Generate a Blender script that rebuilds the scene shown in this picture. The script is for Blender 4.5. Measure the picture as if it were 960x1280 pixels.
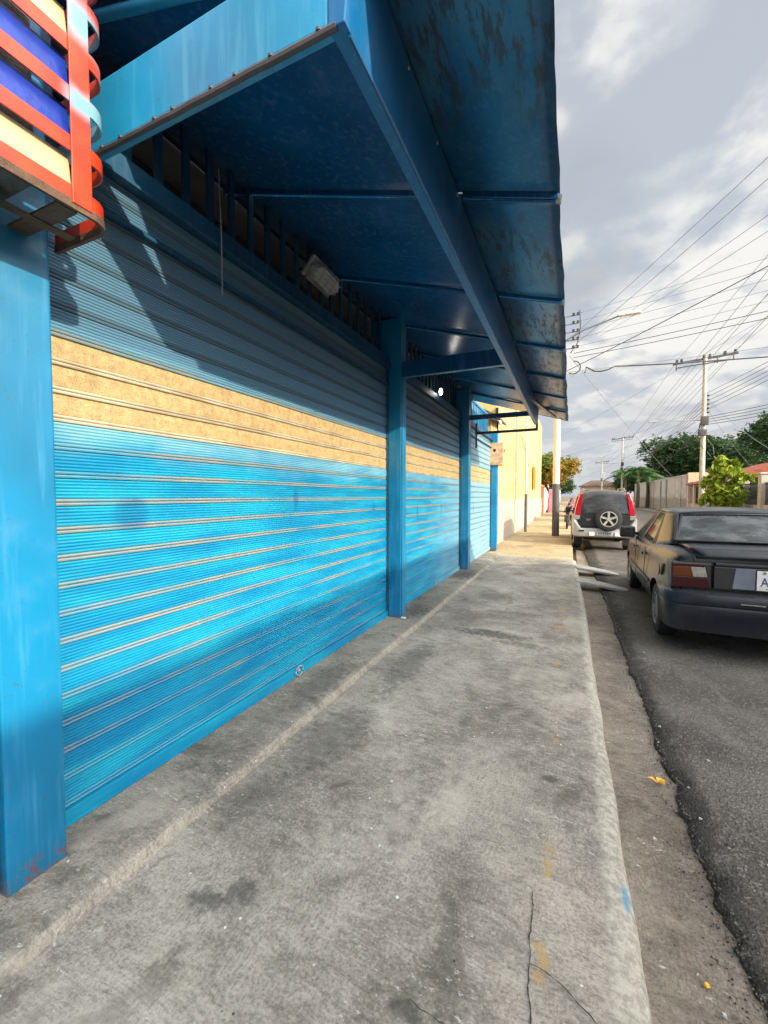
import bpy, bmesh, math, random
from mathutils import Vector, Matrix, noise
random.seed(7)
R = math.radians
scene = bpy.context.scene
for o in list(bpy.data.objects): bpy.data.objects.remove(o)
COL = scene.collection

# ------------------------------------------------------------ camera
CZ = 1.62
TH = math.atan(20/520); PS = math.atan(234*math.cos(TH)/520)
cam_d = bpy.data.cameras.new('camera'); cam = bpy.data.objects.new('camera', cam_d); COL.objects.link(cam)
cam_d.sensor_fit = 'VERTICAL'; cam_d.sensor_height = 36.0; cam_d.lens = 36*520/1280
cam_d.clip_start = 0.05; cam_d.clip_end = 3000
cam.location = (0, 0, CZ); cam.rotation_euler = (math.pi/2-TH, 0, PS)
scene.camera = cam

# ------------------------------------------------------------ light
SUN_DIR = Vector((-1, .36, -.414)).normalized()       # the way the light travels
SUN_EL = math.asin(-SUN_DIR.z)
sd = bpy.data.lights.new('sun', 'SUN'); so = bpy.data.objects.new('sun', sd); COL.objects.link(so)
sd.energy = 3.5; sd.angle = R(.53); sd.color = (1, .86, .66)
so.rotation_euler = SUN_DIR.to_track_quat('-Z', 'Y').to_euler()
so.location = (30, -12, 20)
world = bpy.data.worlds.new('World'); scene.world = world; world.use_nodes = True
wt = world.node_tree; wt.nodes.clear()

def nd(nt, kind, ins=None, **at):
    n = nt.nodes.new(kind)
    for k, v in at.items(): setattr(n, k, v)
    for k, v in (ins or {}).items():
        s = n.inputs[k]
        if isinstance(v, bpy.types.NodeSocket): nt.links.new(v, s)
        elif isinstance(v, bpy.types.Node): nt.links.new(v.outputs[0], s)
        else:
            if s.type == 'RGBA' and len(v) == 3: v = (*v, 1)
            s.default_value = v
    return n
def mth(nt, op, a, b=0.0, c=None, clamp=False):
    d = {0: a, 1: b}
    if c is not None: d[2] = c
    return nd(nt, 'ShaderNodeMath', d, operation=op, use_clamp=clamp).outputs[0]
def mapr(nt, v, a, b, c=0.0, d=1.0, smooth=True):
    return nd(nt, 'ShaderNodeMapRange', {0: v, 1: a, 2: b, 3: c, 4: d}, interpolation_type='SMOOTHSTEP' if smooth else 'LINEAR').outputs[0]
def mixc(nt, f, a, b, mode='MIX'):
    n = nt.nodes.new('ShaderNodeMix'); n.data_type = 'RGBA'; n.blend_type = mode
    for i, v in ((0, f), (6, a), (7, b)):
        if isinstance(v, bpy.types.NodeSocket): nt.links.new(v, n.inputs[i])
        else:
            if i > 0 and len(v) == 3: v = (*v, 1)
            n.inputs[i].default_value = v
    return n.outputs[2]
def noi(nt, vec, scale, detail=4.0, rough=.55, dist=0.0):
    return nd(nt, 'ShaderNodeTexNoise', {'Vector': vec, 'Scale': scale, 'Detail': detail, 'Roughness': rough, 'Distortion': dist}).outputs[0]
def vmap(nt, vec, sc=(1, 1, 1), loc=(0, 0, 0), rot=(0, 0, 0)):
    return nd(nt, 'ShaderNodeMapping', {'Vector': vec, 'Location': loc, 'Rotation': rot, 'Scale': sc}).outputs[0]

sky = nd(wt, 'ShaderNodeTexSky', sky_type='NISHITA')
sky.sun_disc = False; sky.sun_elevation = SUN_EL
sky.sun_rotation = math.atan2(-SUN_DIR.x, -SUN_DIR.y)
sky.air_density = 1.2; sky.dust_density = 2.0
tc = nd(wt, 'ShaderNodeTexCoord')
sx = nd(wt, 'ShaderNodeSeparateXYZ', {0: tc.outputs['Generated']})
zz = mth(wt, 'MAXIMUM', mth(wt, 'ADD', sx.outputs[2], .22), .05)
pv = nd(wt, 'ShaderNodeCombineXYZ', {0: mth(wt, 'DIVIDE', sx.outputs[0], zz), 1: mth(wt, 'DIVIDE', sx.outputs[1], zz), 2: 0.3}).outputs[0]
n1 = noi(wt, vmap(wt, pv, (1, 1, 1), (3.1, 1.3, 0)), 1.6, 6, .5, .1)
n2 = noi(wt, vmap(wt, pv, (1, 1, 1), (7.7, 4.2, 0)), 4.6, 6, .5, .1)
n3 = noi(wt, vmap(wt, pv, (1, 1, 1), (1.7, 9.2, 0)), .95, 4, .5, .1)
cm = mth(wt, 'ADD', mth(wt, 'MULTIPLY', n1, .45), mth(wt, 'MULTIPLY', n2, .55))
cover = mapr(wt, cm, .41, .54, .42, 1.0)
cdir = Vector((-.05, .88, .50)).normalized()
cd = nd(wt, 'ShaderNodeVectorMath', {0: tc.outputs['Generated'], 1: tuple(cdir)}, operation='DOT_PRODUCT').outputs['Value']
dark = mapr(wt, mth(wt, 'ADD', mth(wt, 'ADD', n3, mth(wt, 'MULTIPLY', n2, .25)), mapr(wt, cd, .965, .995, -.10, .13)), .56, .76)
# the heavy grey cloud low over the street, and the bright rims above it
low = mapr(wt, sx.outputs[2], .15, .42, 0, 1)
cb = mixc(wt, mapr(wt, n2, .42, .58), (4.2, 4.28, 4.5), (6.0, 5.95, 5.75))
cb = mixc(wt, mth(wt, 'MULTIPLY', dark, .85), cb, (2.9, 2.92, 3.0))
clearsky = mixc(wt, .7, sky.outputs[0], (3.4, 3.85, 4.5))
skyc = mixc(wt, cover, clearsky, cb)
hor = mapr(wt, sx.outputs[2], 0.0, .30, 1, 0)
skyc = mixc(wt, mth(wt, 'MULTIPLY', hor, .75), skyc, (3.7, 3.95, 4.25))
# sky brightened round the sun and overhead, out of view, added as fill
sdot = nd(wt, 'ShaderNodeVectorMath', {0: tc.outputs['Generated'], 1: tuple(-SUN_DIR)}, operation='DOT_PRODUCT').outputs['Value']
boost = mth(wt, 'ADD', mapr(wt, sdot, .30, .95, 1, 6.9), mapr(wt, sx.outputs[2], .8, 1.0, 0, .9))
skyc = nd(wt, 'ShaderNodeVectorMath', {0: skyc, 'Scale': boost}, operation='SCALE').outputs[0]
bg = nd(wt, 'ShaderNodeBackground', {'Color': skyc, 'Strength': .084})
nd(wt, 'ShaderNodeOutputWorld', {0: bg})

vs = scene.view_settings
vs.view_transform = 'Standard'; vs.look = 'None'; vs.gamma = 1; vs.use_curve_mapping = False; vs.exposure = .9
scene.render.engine = 'CYCLES'
try:
    scene.cycles.max_bounces = 6; scene.cycles.transparent_max_bounces = 12
except Exception: pass

# ------------------------------------------------------------ materials
def newmat(name):
    m = bpy.data.materials.new(name); m.use_nodes = True
    nt = m.node_tree; nt.nodes.clear()
    out = nt.nodes.new('ShaderNodeOutputMaterial')
    b = nt.nodes.new('ShaderNodeBsdfPrincipled'); nt.links.new(b.outputs[0], out.inputs[0])
    P = nd(nt, 'ShaderNodeNewGeometry').outputs['Position']
    return m, nt, b, P
def setb(nt, b, **k):
    names = {'col': 'Base Color', 'rough': 'Roughness', 'metal': 'Metallic', 'spec': 'Specular IOR Level', 'coat': 'Coat Weight', 'normal': 'Normal', 'trans': 'Transmission Weight', 'alpha': 'Alpha'}
    for a, v in k.items():
        s = b.inputs[names[a]]
        if isinstance(v, bpy.types.NodeSocket): nt.links.new(v, s)
        else: s.default_value = (*v, 1) if a == 'col' and len(v) == 3 else v
def bump(nt, h, strength=.3, dist=.01, normal=None):
    d = {'Strength': strength, 'Distance': dist, 'Height': h}
    if normal is not None: d['Normal'] = normal
    return nd(nt, 'ShaderNodeBump', d).outputs[0]
def simple(name, col, rough=.6, var=.25, scale=3.0, metal=0.0, bmp=.15, spec=.5, bd=.01):
    m, nt, b, P = newmat(name)
    n = noi(nt, P, scale, 5)
    n2_ = noi(nt, P, scale*9, 4)
    f = mth(nt, 'ADD', mth(nt, 'MULTIPLY', n, .65), mth(nt, 'MULTIPLY', n2_, .35))
    f = mapr(nt, f, .32, .68)
    lo = tuple(c*(1-var) for c in col); hi = tuple(min(1, c*(1+var)) for c in col)
    setb(nt, b, col=mixc(nt, f, lo, hi), rough=rough, metal=metal, spec=spec)
    if bmp: setb(nt, b, normal=bump(nt, n2_, bmp, bd))
    return m

def paint_blue(name, base, rough=.42, streak=True, worn=0.0):
    m, nt, b, P = newmat(name)
    big = noi(nt, P, 1.3, 3)
    st = noi(nt, vmap(nt, P, (14, 14, 1.1)), 2.0, 5, .6)
    fine = noi(nt, P, 60, 3)
    c = mixc(nt, mapr(nt, big, .35, .65), tuple(x*.8 for x in base), tuple(min(1, x*1.18) for x in base))
    c = mixc(nt, mth(nt, 'MULTIPLY', mapr(nt, st, .48, .72), .5), c, tuple(min(.5, x*1.25+.05) for x in base))
    c = mixc(nt, mth(nt, 'MULTIPLY', mapr(nt, noi(nt, P, 2.6, 7, .7), .52, .68), .4), c, tuple(min(.5, x*.9+.06) for x in base))
    c = mixc(nt, mth(nt, 'MULTIPLY', mapr(nt, st, .38, .2), .4), c, (.0, .11, .26))
    if worn:
        pb = mapr(nt, noi(nt, vmap(nt, P, (1.6, .8, 1)), 1.5, 5, .6), .45, .62)
        c = mixc(nt, mth(nt, 'MULTIPLY', pb, .8), c, (.045, .17, .27))
        w = noi(nt, vmap(nt, P, (9, 2.2, 9)), 2.6, 8, .72)
        w2 = noi(nt, P, 1.1, 2)
        wf = mth(nt, 'MULTIPLY', mapr(nt, w, .48, .58), mapr(nt, w2, .34, .52))
        c = mixc(nt, mth(nt, 'MULTIPLY', wf, worn), c, (.035, .045, .055))
        setb(nt, b, rough=mth(nt, 'ADD', rough, mth(nt, 'MULTIPLY', wf, .2)))
    else: setb(nt, b, rough=rough)
    sp = nd(nt, 'ShaderNodeTexVoronoi', {'Vector': P, 'Scale': 26.0}).outputs[0]
    spm = mth(nt, 'MULTIPLY', mapr(nt, sp, .10, .05), mapr(nt, noi(nt, P, 5, 2), .52, .6))
    c = mixc(nt, mth(nt, 'MULTIPLY', spm, .7), c, (.03, .08, .1))
    ch = mth(nt, 'MULTIPLY', mapr(nt, noi(nt, P, 30, 6, .75), .60, .64), mapr(nt, noi(nt, P, 3.5, 3), .50, .58))
    c = mixc(nt, mth(nt, 'MULTIPLY', ch, .6), c, (.07, .075, .08))
    # dirt climbing from the floor
    sz = nd(nt, 'ShaderNodeSeparateXYZ', {0: P}).outputs[2]
    dirt = mth(nt, 'MULTIPLY', mapr(nt, mth(nt, 'ADD', sz, mth(nt, 'MULTIPLY', noi(nt, P, 12, 4), .2)), .42, .24), .55)
    c = mixc(nt, dirt, c, (.03, .12, .17))
    ru = mth(nt, 'MULTIPLY', mapr(nt, noi(nt, P, 24, 6, .75), .50, .56), mapr(nt, sz, .34, .235))
    c = mixc(nt, mth(nt, 'MULTIPLY', ru, .8), c, (.16, .06, .03))
    setb(nt, b, col=c, normal=bump(nt, mth(nt, 'ADD', mth(nt, 'MULTIPLY', big, 2.0), mth(nt, 'MULTIPLY', fine, .08)), .35, .012))
    return m
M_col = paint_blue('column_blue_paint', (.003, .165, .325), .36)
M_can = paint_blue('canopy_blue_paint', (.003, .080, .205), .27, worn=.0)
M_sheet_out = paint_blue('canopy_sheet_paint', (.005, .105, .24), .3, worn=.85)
M_beam_lit = paint_blue('beam_blue_sunlit', (.012, .22, .40), .38)  # same paint as the darker canopy beams, sunlight put into the colour
M_fascia_shaded = paint_blue('fascia_blue_shaded', (.003, .10, .25), .36)  # the near cross beam's paint with shade put into the colour
M_grille = paint_blue('grille_blue_paint', (.006, .06, .12), .5)

def shutter_mat(name, kind, seed=0):
    m, nt, b, P = newmat(name)
    s = nd(nt, 'ShaderNodeSeparateXYZ', {0: P}); Y = s.outputs[1]; Z = s.outputs[2]
    band = mth(nt, 'FLOOR', mth(nt, 'DIVIDE', mth(nt, 'SUBTRACT', Z, .22), .117))
    bn = nd(nt, 'ShaderNodeTexWhiteNoise', {1: band}, noise_dimensions='1D').outputs[0]
    stretch = noi(nt, vmap(nt, P, (1, .8, 5)), 1.6, 5, .6)
    fine = noi(nt, P, 70, 3)
    cyan = mixc(nt, mapr(nt, stretch, .35, .68), (.0, .20, .37), (.008, .34, .49))
    cyan = mixc(nt, mth(nt, 'MULTIPLY', bn, .35), cyan, (.0, .19, .42))
    # the thin first coat under the bare band and the greyer coat above it
    pale = mixc(nt, mapr(nt, stretch, .35, .65), (.16, .36, .46), (.27, .47, .54))
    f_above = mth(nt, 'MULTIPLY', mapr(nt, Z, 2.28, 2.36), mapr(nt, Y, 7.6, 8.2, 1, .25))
    f_near = mapr(nt, mth(nt, 'ADD', Z, mth(nt, 'MULTIPLY', noi(nt, P, 2.5, 3), .25)), 1.86, 2.05, 0, .65)
    c = mixc(nt, f_near, cyan, pale)
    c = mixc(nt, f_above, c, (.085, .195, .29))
    # far shutter paler: faded paint, plus sunlight it lacks put into the colour
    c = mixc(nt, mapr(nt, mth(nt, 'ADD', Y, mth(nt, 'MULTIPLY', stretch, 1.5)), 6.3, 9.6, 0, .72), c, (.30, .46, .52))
    lowz = mapr(nt, Z, 1.0, .8)
    if kind == 'slat':
        col = c; rough = .42
    elif kind == 'seam':
        g = mixc(nt, mapr(nt, noi(nt, vmap(nt, P, (1, 2.2, 1)), 2.0, 5, .65), .35, .62), (.235, .262, .255), (.15, .25, .285))
        f = mapr(nt, mth(nt, 'ADD', noi(nt, vmap(nt, P, (1, .6, 1)), 2.2, 3, .5), mth(nt, 'MULTIPLY', lowz, .22)), .48, .74)
        col = mixc(nt, mth(nt, 'MULTIPLY', f, .8), g, c); rough = .5
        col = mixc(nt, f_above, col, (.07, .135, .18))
    elif kind == 'bare_seam':
        col = mixc(nt, mapr(nt, noi(nt, P, 4, 4), .35, .65), (.50, .45, .33), (.36, .30, .20)); rough = .5
    else:
        v = nd(nt, 'ShaderNodeTexVoronoi', {'Vector': vmap(nt, P, (0, 1, 1)), 'Scale': 120.0}).outputs[0]
        dots = mapr(nt, v, .34, .2)
        g = mixc(nt, mapr(nt, noi(nt, P, 26, 6, .7), .35, .68), (.47, .34, .155), (.31, .22, .095))
        g = mixc(nt, mth(nt, 'MULTIPLY', mapr(nt, noi(nt, vmap(nt, P, (1, 2, 1)), 5, 7, .75), .56, .72), .5), g, (.20, .14, .07))
        col = mixc(nt, mth(nt, 'MULTIPLY', dots, .75), g, (.14, .10, .06)); rough = .6
    if kind in ('slat', 'seam'):
        # sprayed-over smudges, one pair a shutter
        acc = None
        for (my, mz, hw, hh) in ((1.34, 1.53, .10, .10), (2.66, 1.59, .035, .10), (4.05, 1.5, .03, .06), (5.45, 1.40, .03, .15), (6.6, 1.42, .03, .15), (9.1, 1.38, .025, .16), (10.2, 1.40, .025, .12)):
            dy = mth(nt, 'DIVIDE', mth(nt, 'SUBTRACT', Y, my), hw); dz = mth(nt, 'DIVIDE', mth(nt, 'SUBTRACT', Z, mz), hh)
            d2 = mth(nt, 'ADD', mth(nt, 'MULTIPLY', dy, dy), mth(nt, 'MULTIPLY', dz, dz))
            e = mapr(nt, d2, 1.3, .1)
            acc = e if acc is None else mth(nt, 'MAXIMUM', acc, e)
        col = mixc(nt, mth(nt, 'MULTIPLY', acc, .6), col, (.0, .10, .24))
    grime = mapr(nt, noi(nt, vmap(nt, P, (1, 3, .8)), 1.8, 7, .7), .56, .74)
    col = mixc(nt, mth(nt, 'MULTIPLY', grime, .28), col, (.05, .10, .12))
    sc = mapr(nt, nd(nt, 'ShaderNodeTexVoronoi', {'Vector': P, 'Scale': 15.0}).outputs[0], .07, .03)
    col = mixc(nt, mth(nt, 'MULTIPLY', sc, .6), col, (.10, .06, .04))
    wav = noi(nt, vmap(nt, P, (1, 1.2, 6)), 1.5, 2)
    setb(nt, b, col=col, rough=rough, normal=bump(nt, mth(nt, 'ADD', mth(nt, 'MULTIPLY', wav, 1.5), mth(nt, 'MULTIPLY', fine, .1)), .3, .01))
    return m
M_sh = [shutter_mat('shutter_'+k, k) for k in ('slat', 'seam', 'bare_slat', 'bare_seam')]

def concrete(name, a, b_, stains=(), rust=(), warm=0.0, bluepaint=False, swirl=True, edge=False):
    m, nt, b, P = newmat(name)
    big = noi(nt, P, .9, 6, .6, .3); mid = noi(nt, P, 3.2, 8, .66, .4); fine = noi(nt, P, 34, 6, .7); grit = noi(nt, P, 160, 2)
    f = mth(nt, 'ADD', mth(nt, 'MULTIPLY', big, .5), mth(nt, 'ADD', mth(nt, 'MULTIPLY', mid, .35), mth(nt, 'MULTIPLY', fine, .15)))
    c = mixc(nt, mapr(nt, mth(nt, 'ADD', mth(nt, 'MULTIPLY', f, .7), mth(nt, 'MULTIPLY', noi(nt, vmap(nt, P, (1, 2.6, 1), rot=(0, 0, .35)), 7, 8, .75, .8), .3)), .40, .60), a, b_)
    # trowel and broom swirls
    dn = nd(nt, 'ShaderNodeTexNoise', {'Vector': P, 'Scale': 1.4, 'Detail': 2.0}).outputs[1]
    dn = nd(nt, 'ShaderNodeVectorMath', {0: dn, 'Scale': .22}, operation='SCALE').outputs[0]
    wv = nd(nt, 'ShaderNodeVectorMath', {0: P, 1: dn}, operation='ADD').outputs[0]
    br = noi(nt, vmap(nt, wv, (150, 22, 20), rot=(0, 0, .9)), 1.0, 6, .75)
    br2 = noi(nt, vmap(nt, wv, (16, 130, 20), rot=(0, 0, .35)), 1.0, 6, .75)
    brush = mixc(nt, mapr(nt, noi(nt, P, 1.1, 1), .45, .55), nd(nt, 'ShaderNodeCombineColor', {0: br}).outputs[0], nd(nt, 'ShaderNodeCombineColor', {0: br2}).outputs[0])
    brv = nd(nt, 'ShaderNodeSeparateColor', {0: brush}).outputs[0]
    if swirl: c = mixc(nt, mth(nt, 'MULTIPLY', mapr(nt, brv, .44, .66), .38), c, tuple(x*.55 for x in a))
    gr = nd(nt, 'ShaderNodeTexNoise', {'Vector': P, 'Scale': 95.0, 'Detail': 4.0, 'Roughness': .8}).outputs[0]
    c = mixc(nt, mth(nt, 'MULTIPLY', mapr(nt, gr, .50, .62), .45), c, tuple(x*.45 for x in a))
    c = mixc(nt, mth(nt, 'MULTIPLY', mapr(nt, gr, .47, .36), .35), c, tuple(min(.7, x*1.3) for x in b_))
    # dark dirt blotches
    d1 = mapr(nt, noi(nt, P, 2.3, 9, .74, .6), .55, .64)
    c = mixc(nt, mth(nt, 'MULTIPLY', d1, .5), c, tuple(x*.4 for x in a))
    d3 = mth(nt, 'MULTIPLY', mapr(nt, noi(nt, P, 9, 8, .75, .6), .54, .66), mapr(nt, noi(nt, P, 1.6, 3), .42, .6))
    c = mixc(nt, mth(nt, 'MULTIPLY', d3, .5), c, tuple(x*.45 for x in a))
    l1 = mapr(nt, noi(nt, P, 1.5, 7, .68, .4), .52, .68)
    c = mixc(nt, mth(nt, 'MULTIPLY', l1, .45), c, tuple(min(.62, x*1.25) for x in b_))
    # pale worn marks and paint drips
    p1 = mth(nt, 'MULTIPLY', mapr(nt, noi(nt, vmap(nt, wv, (1, 2.2, 1)), 24, 7, .75), .58, .66), mapr(nt, noi(nt, P, 2.6, 3), .48, .60))
    c = mixc(nt, mth(nt, 'MULTIPLY', p1, .75), c, (.62, .60, .55))
    vo = nd(nt, 'ShaderNodeTexVoronoi', {'Vector': wv, 'Scale': 11.0}).outputs[0]
    c = mixc(nt, mth(nt, 'MULTIPLY', mapr(nt, vo, .075, .04), mapr(nt, noi(nt, P, 7, 2), .5, .56)), c, (.66, .65, .61))
    vo2 = nd(nt, 'ShaderNodeTexVoronoi', {'Vector': vmap(nt, wv, loc=(4, 7, 1)), 'Scale': 17.0}).outputs[0]
    c = mixc(nt, mth(nt, 'MULTIPLY', mapr(nt, vo2, .09, .03), mapr(nt, noi(nt, P, 5, 2), .5, .58)), c, (.03, .028, .025))
    def blob(x, y, rx, ry, soft=.4, w=.6):
        px = nd(nt, 'ShaderNodeSeparateXYZ', {0: P})
        dx = mth(nt, 'DIVIDE', mth(nt, 'SUBTRACT', px.outputs[0], x), rx); dy = mth(nt, 'DIVIDE', mth(nt, 'SUBTRACT', px.outputs[1], y), ry)
        d2 = mth(nt, 'ADD', mth(nt, 'MULTIPLY', dx, dx), mth(nt, 'MULTIPLY', dy, dy))
        d2 = mth(nt, 'ADD', d2, mth(nt, 'MULTIPLY', mth(nt, 'SUBTRACT', noi(nt, P, 22, 4, .6), .5), 3*w))
        return mapr(nt, d2, 1.25, .0)
    if edge:
        sxn = nd(nt, 'ShaderNodeSeparateXYZ', {0: P})
        ex_ = mth(nt, 'ADD', sxn.outputs[0], mth(nt, 'MULTIPLY', mth(nt, 'MAXIMUM', mth(nt, 'SUBTRACT', sxn.outputs[1], 6), 0), .018))
        ef = mapr(nt, mth(nt, 'ADD', ex_, mth(nt, 'MULTIPLY', mth(nt, 'SUBTRACT', noi(nt, P, 7, 7, .7), .5), .16)), .105, .165)
        c = mixc(nt, mth(nt, 'MULTIPLY', ef, .62), c, mixc(nt, mapr(nt, fine, .4, .6), (.30, .28, .235), (.52, .49, .41)))
    for (x, y, rx, ry, k) in stains:
        c = mixc(nt, mth(nt, 'MULTIPLY', blob(x, y, rx, ry, w=1.2), k), c, (.055, .052, .048))
    for (x, y, rx, ry) in rust:
        c = mixc(nt, mth(nt, 'MULTIPLY', blob(x, y, rx*(1.0 if y < 4.5 else 1.7), ry*1.1, w=2.6), .62 if y < 4.5 else .75), c, (.40, .25, .09))
    if bluepaint: c = mixc(nt, mth(nt, 'MULTIPLY', blob(.205, 1.69, .014, .06), .8), c, (.06, .24, .38))
    h = mth(nt, 'ADD', mth(nt, 'MULTIPLY', fine, .5), mth(nt, 'ADD', mth(nt, 'MULTIPLY', brv, .55), mth(nt, 'MULTIPLY', mid, 1.2)))
    h = mth(nt, 'ADD', h, mth(nt, 'ADD', mth(nt, 'MULTIPLY', grit, .12), mth(nt, 'MULTIPLY', gr, .4)))
    setb(nt, b, col=c, rough=.86, spec=.3, normal=bump(nt, h, .8, .010))
    return m
RUST = [(-.076, 6.80, .03, .10), (-.08, 6.2, .025, .07), (-.083, 5.80, .035, .13), (-.085, 5.30, .025, .07), (-.088, 4.95, .03, .09), (-.085, 3.88, .03, .07), (-.062, 2.65, .026, .05), (-.060, 1.82, .022, .045), (-.061, 1.69, .018, .05), (-.061, 1.36, .025, .03), (-.061, 1.29, .026, .035)]
STN = [(-.75, 4.40, .42, .13, .75), (-.42, 4.2, .3, .08, .5), (-1.17, 1.05, .09, .05, .75), (-1.08, 1.12, .06, .06, .6), (-.08, 2.25, .05, .035, .7), (-.10, 1.06, .12, .03, .7), (-.40, 1.04, .06, .03, .7), (-1.3, 2.1, .22, .4, .45), (-1.25, 3.3, .15, .7, .5), (-1.38, 1.5, .12, .25, .4), (-1.0, 6.1, .3, .3, .45), (-.6, 5.3, .4, .1, .4)]
M_walk = concrete('sidewalk_concrete', (.165, .147, .12), (.41, .37, .31), STN, RUST, bluepaint=True, edge=True)
M_plinth = concrete('plinth_concrete', (.14, .127, .105), (.34, .305, .25), [(-1.75, 4.75, .22, .4, .8), (-1.7, 2.6, .15, .5, .5), (-1.72, 7.3, .3, .5, .8)])
M_nose = concrete('plinth_nosing', (.18, .166, .14), (.40, .368, .305), swirl=True)
M_kerb = concrete('kerb_concrete', (.27, .255, .22), (.50, .47, .40), swirl=True, bluepaint=True)
M_gut = concrete('gutter_concrete', (.125, .105, .083), (.30, .255, .205), [(.4, 1.3, .1, .2, .6), (.3, 8.3, .2, .4, .9)], swirl=True)
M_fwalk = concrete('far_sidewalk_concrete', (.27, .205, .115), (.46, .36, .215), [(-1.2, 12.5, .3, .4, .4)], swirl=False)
M_ramp = concrete('ramp_concrete', (.30, .285, .25), (.5, .47, .42), swirl=False)

def asphalt_mat(name, a, b_, rim=False):
    m, nt, b, P = newmat(name)
    agg = nd(nt, 'ShaderNodeTexVoronoi', {'Vector': P, 'Scale': 90.0}); fine = noi(nt, P, 45, 6, .7); big = noi(nt, P, 1.2, 6, .6, .3)
    c = mixc(nt, mapr(nt, big, .36, .64), a, b_)
    c = mixc(nt, mth(nt, 'MULTIPLY', mapr(nt, fine, .52, .62), .75), c, (.24, .22, .195))
    c = mixc(nt, mth(nt, 'MULTIPLY', mapr(nt, noi(nt, P, 70, 4, .8), .48, .38), .7), c, (.03, .027, .025))
    c = mixc(nt, mth(nt, 'MULTIPLY', mapr(nt, noi(nt, vmap(nt, P, (3, 1, 1)), 1.7, 7, .7, .6), .56, .62), .4), c, (.20, .185, .16))
    c = mixc(nt, mapr(nt, nd(nt, 'ShaderNodeTexVoronoi', {'Vector': P, 'Scale': 30.0}).outputs[0], .13, .06), c, (.33, .31, .28))
    c = mixc(nt, mth(nt, 'MULTIPLY', mapr(nt, noi(nt, P, 2.4, 6), .58, .68), .6), c, (.02, .02, .02))
    c = mixc(nt, mapr(nt, nd(nt, 'ShaderNodeSeparateXYZ', {0: P}).outputs[1], 8, 22, 0, .8), c, (.155, .135, .115))
    if rim:
        ex_ = mth(nt, 'ADD', nd(nt, 'ShaderNodeSeparateXYZ', {0: P}).outputs[0], mth(nt, 'MULTIPLY', mth(nt, 'SUBTRACT', noi(nt, P, 6, 7, .7), .5), .35))
        c = mixc(nt, mapr(nt, ex_, .70, .56, 0, .75), c, (.022, .02, .018))
    setb(nt, b, col=c, rough=.88, spec=.3, normal=bump(nt, mth(nt, 'ADD', mth(nt, 'MULTIPLY', agg.outputs[0], .7), fine), 1.0, .014))
    return m
M_asph = asphalt_mat('asphalt', (.085, .075, .066), (.17, .152, .132), True)
M_asph_edge = asphalt_mat('asphalt_broken', (.03, .027, .024), (.075, .068, .06))
M_earth = simple('earth', (.16, .13, .10), .95, .3, .6)

M_dark = simple('dark_interior', (.022, .02, .018), .9)
M_black = simple('black_rubber', (.018, .018, .019), .75, .3, 8)
M_blackpl = simple('black_plastic', (.02, .02, .021), .4, .2, 8)
M_steel = simple('dull_steel', (.3, .29, .27), .45, .2, 6, .6)
M_galv = simple('galvanised_grey', (.35, .35, .33), .55, .2, 6)
M_white = simple('white_paint', (.68, .67, .62), .6, .1, 5)
M_cream = simple('cream_enamel', (.50, .40, .22), .38, .1, 5)
M_enblue = simple('blue_enamel', (.008, .03, .26), .32, .2, 5)
M_yel = simple('yellow_petal', (.75, .42, .02), .5, .2, 40)
M_rust = simple('rusty_brown', (.10, .055, .03), .8, .4, 18, bmp=.4)
M_dust = simple('dusty_grey_metal', (.10, .085, .07), .7, .55, 14, bmp=.4)
M_wire = simple('cable_black', (.03, .03, .032), .7, .1, 4, bmp=0)
M_wire2 = simple('cable_grey', (.22, .225, .24), .7, .1, 4, bmp=0)
M_cpole = simple('concrete_pole', (.50, .46, .38), .85, .15, 3)
M_spole = simple('pole_white', (.60, .55, .45), .7, .12, 3)
M_pgrey = simple('pole_dark_base', (.07, .07, .075), .7, .2, 5)
M_brick = None
def wall_mat(name, a, b_, peel=None, pz=(1.2, 2.0)):
    m, nt, b, P = newmat(name)
    f = noi(nt, P, 1.3, 8, .65, .2)
    c = mixc(nt, mapr(nt, f, .35, .65), a, b_)
    st = noi(nt, vmap(nt, P, (6, 6, .5)), 1.2, 5)
    c = mixc(nt, mth(nt, 'MULTIPLY', mapr(nt, st, .5, .75), .35), c, tuple(x*.5 for x in a))
    if peel:
        z = nd(nt, 'ShaderNodeSeparateXYZ', {0: P}).outputs[2]
        k = mth(nt, 'ADD', noi(nt, P, 4, 7, .65), mapr(nt, z, pz[0], pz[1], .14, -.2))
        c = mixc(nt, mapr(nt, k, .54, .57), c, peel)
    setb(nt, b, col=c, rough=.9, spec=.25, normal=bump(nt, noi(nt, P, 18, 6), .4, .012))
    return m
M_ywall = wall_mat('cream_yellow_render', (.50, .34, .13), (.66, .48, .21), (.42, .36, .30))
M_rough = wall_mat('rough_plaster', (.46, .33, .19), (.62, .47, .30), (.33, .18, .11), (0, 6))
M_wwall = wall_mat('weathered_white_wall', (.56, .52, .46), (.72, .68, .61), (.38, .33, .27))
M_peach = wall_mat('peach_wall', (.55, .38, .24), (.68, .50, .34))
M_lowwall = wall_mat('grey_white_wall', (.38, .37, .35), (.54, .53, .50))
M_panelg = wall_mat('grey_panel', (.26, .25, .24), (.36, .35, .33))
M_redb = wall_mat('red_brick_gate', (.42, .10, .06), (.55, .17, .10))
def tile_mat():
    m, nt, b, P = newmat('red_roof_tile')
    w = nd(nt, 'ShaderNodeTexWave', {'Vector': P, 'Scale': 2.2, 'Distortion': .4}, bands_direction='Y').outputs[1]
    c = mixc(nt, mapr(nt, noi(nt, P, 2.5, 5), .35, .65), (.36, .075, .035), (.56, .16, .08))
    c = mixc(nt, mth(nt, 'MULTIPLY', w, .5), c, (.14, .035, .02))
    setb(nt, b, col=c, rough=.85, normal=bump(nt, w, .8, .05)); return m
M_tile = tile_mat()
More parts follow.
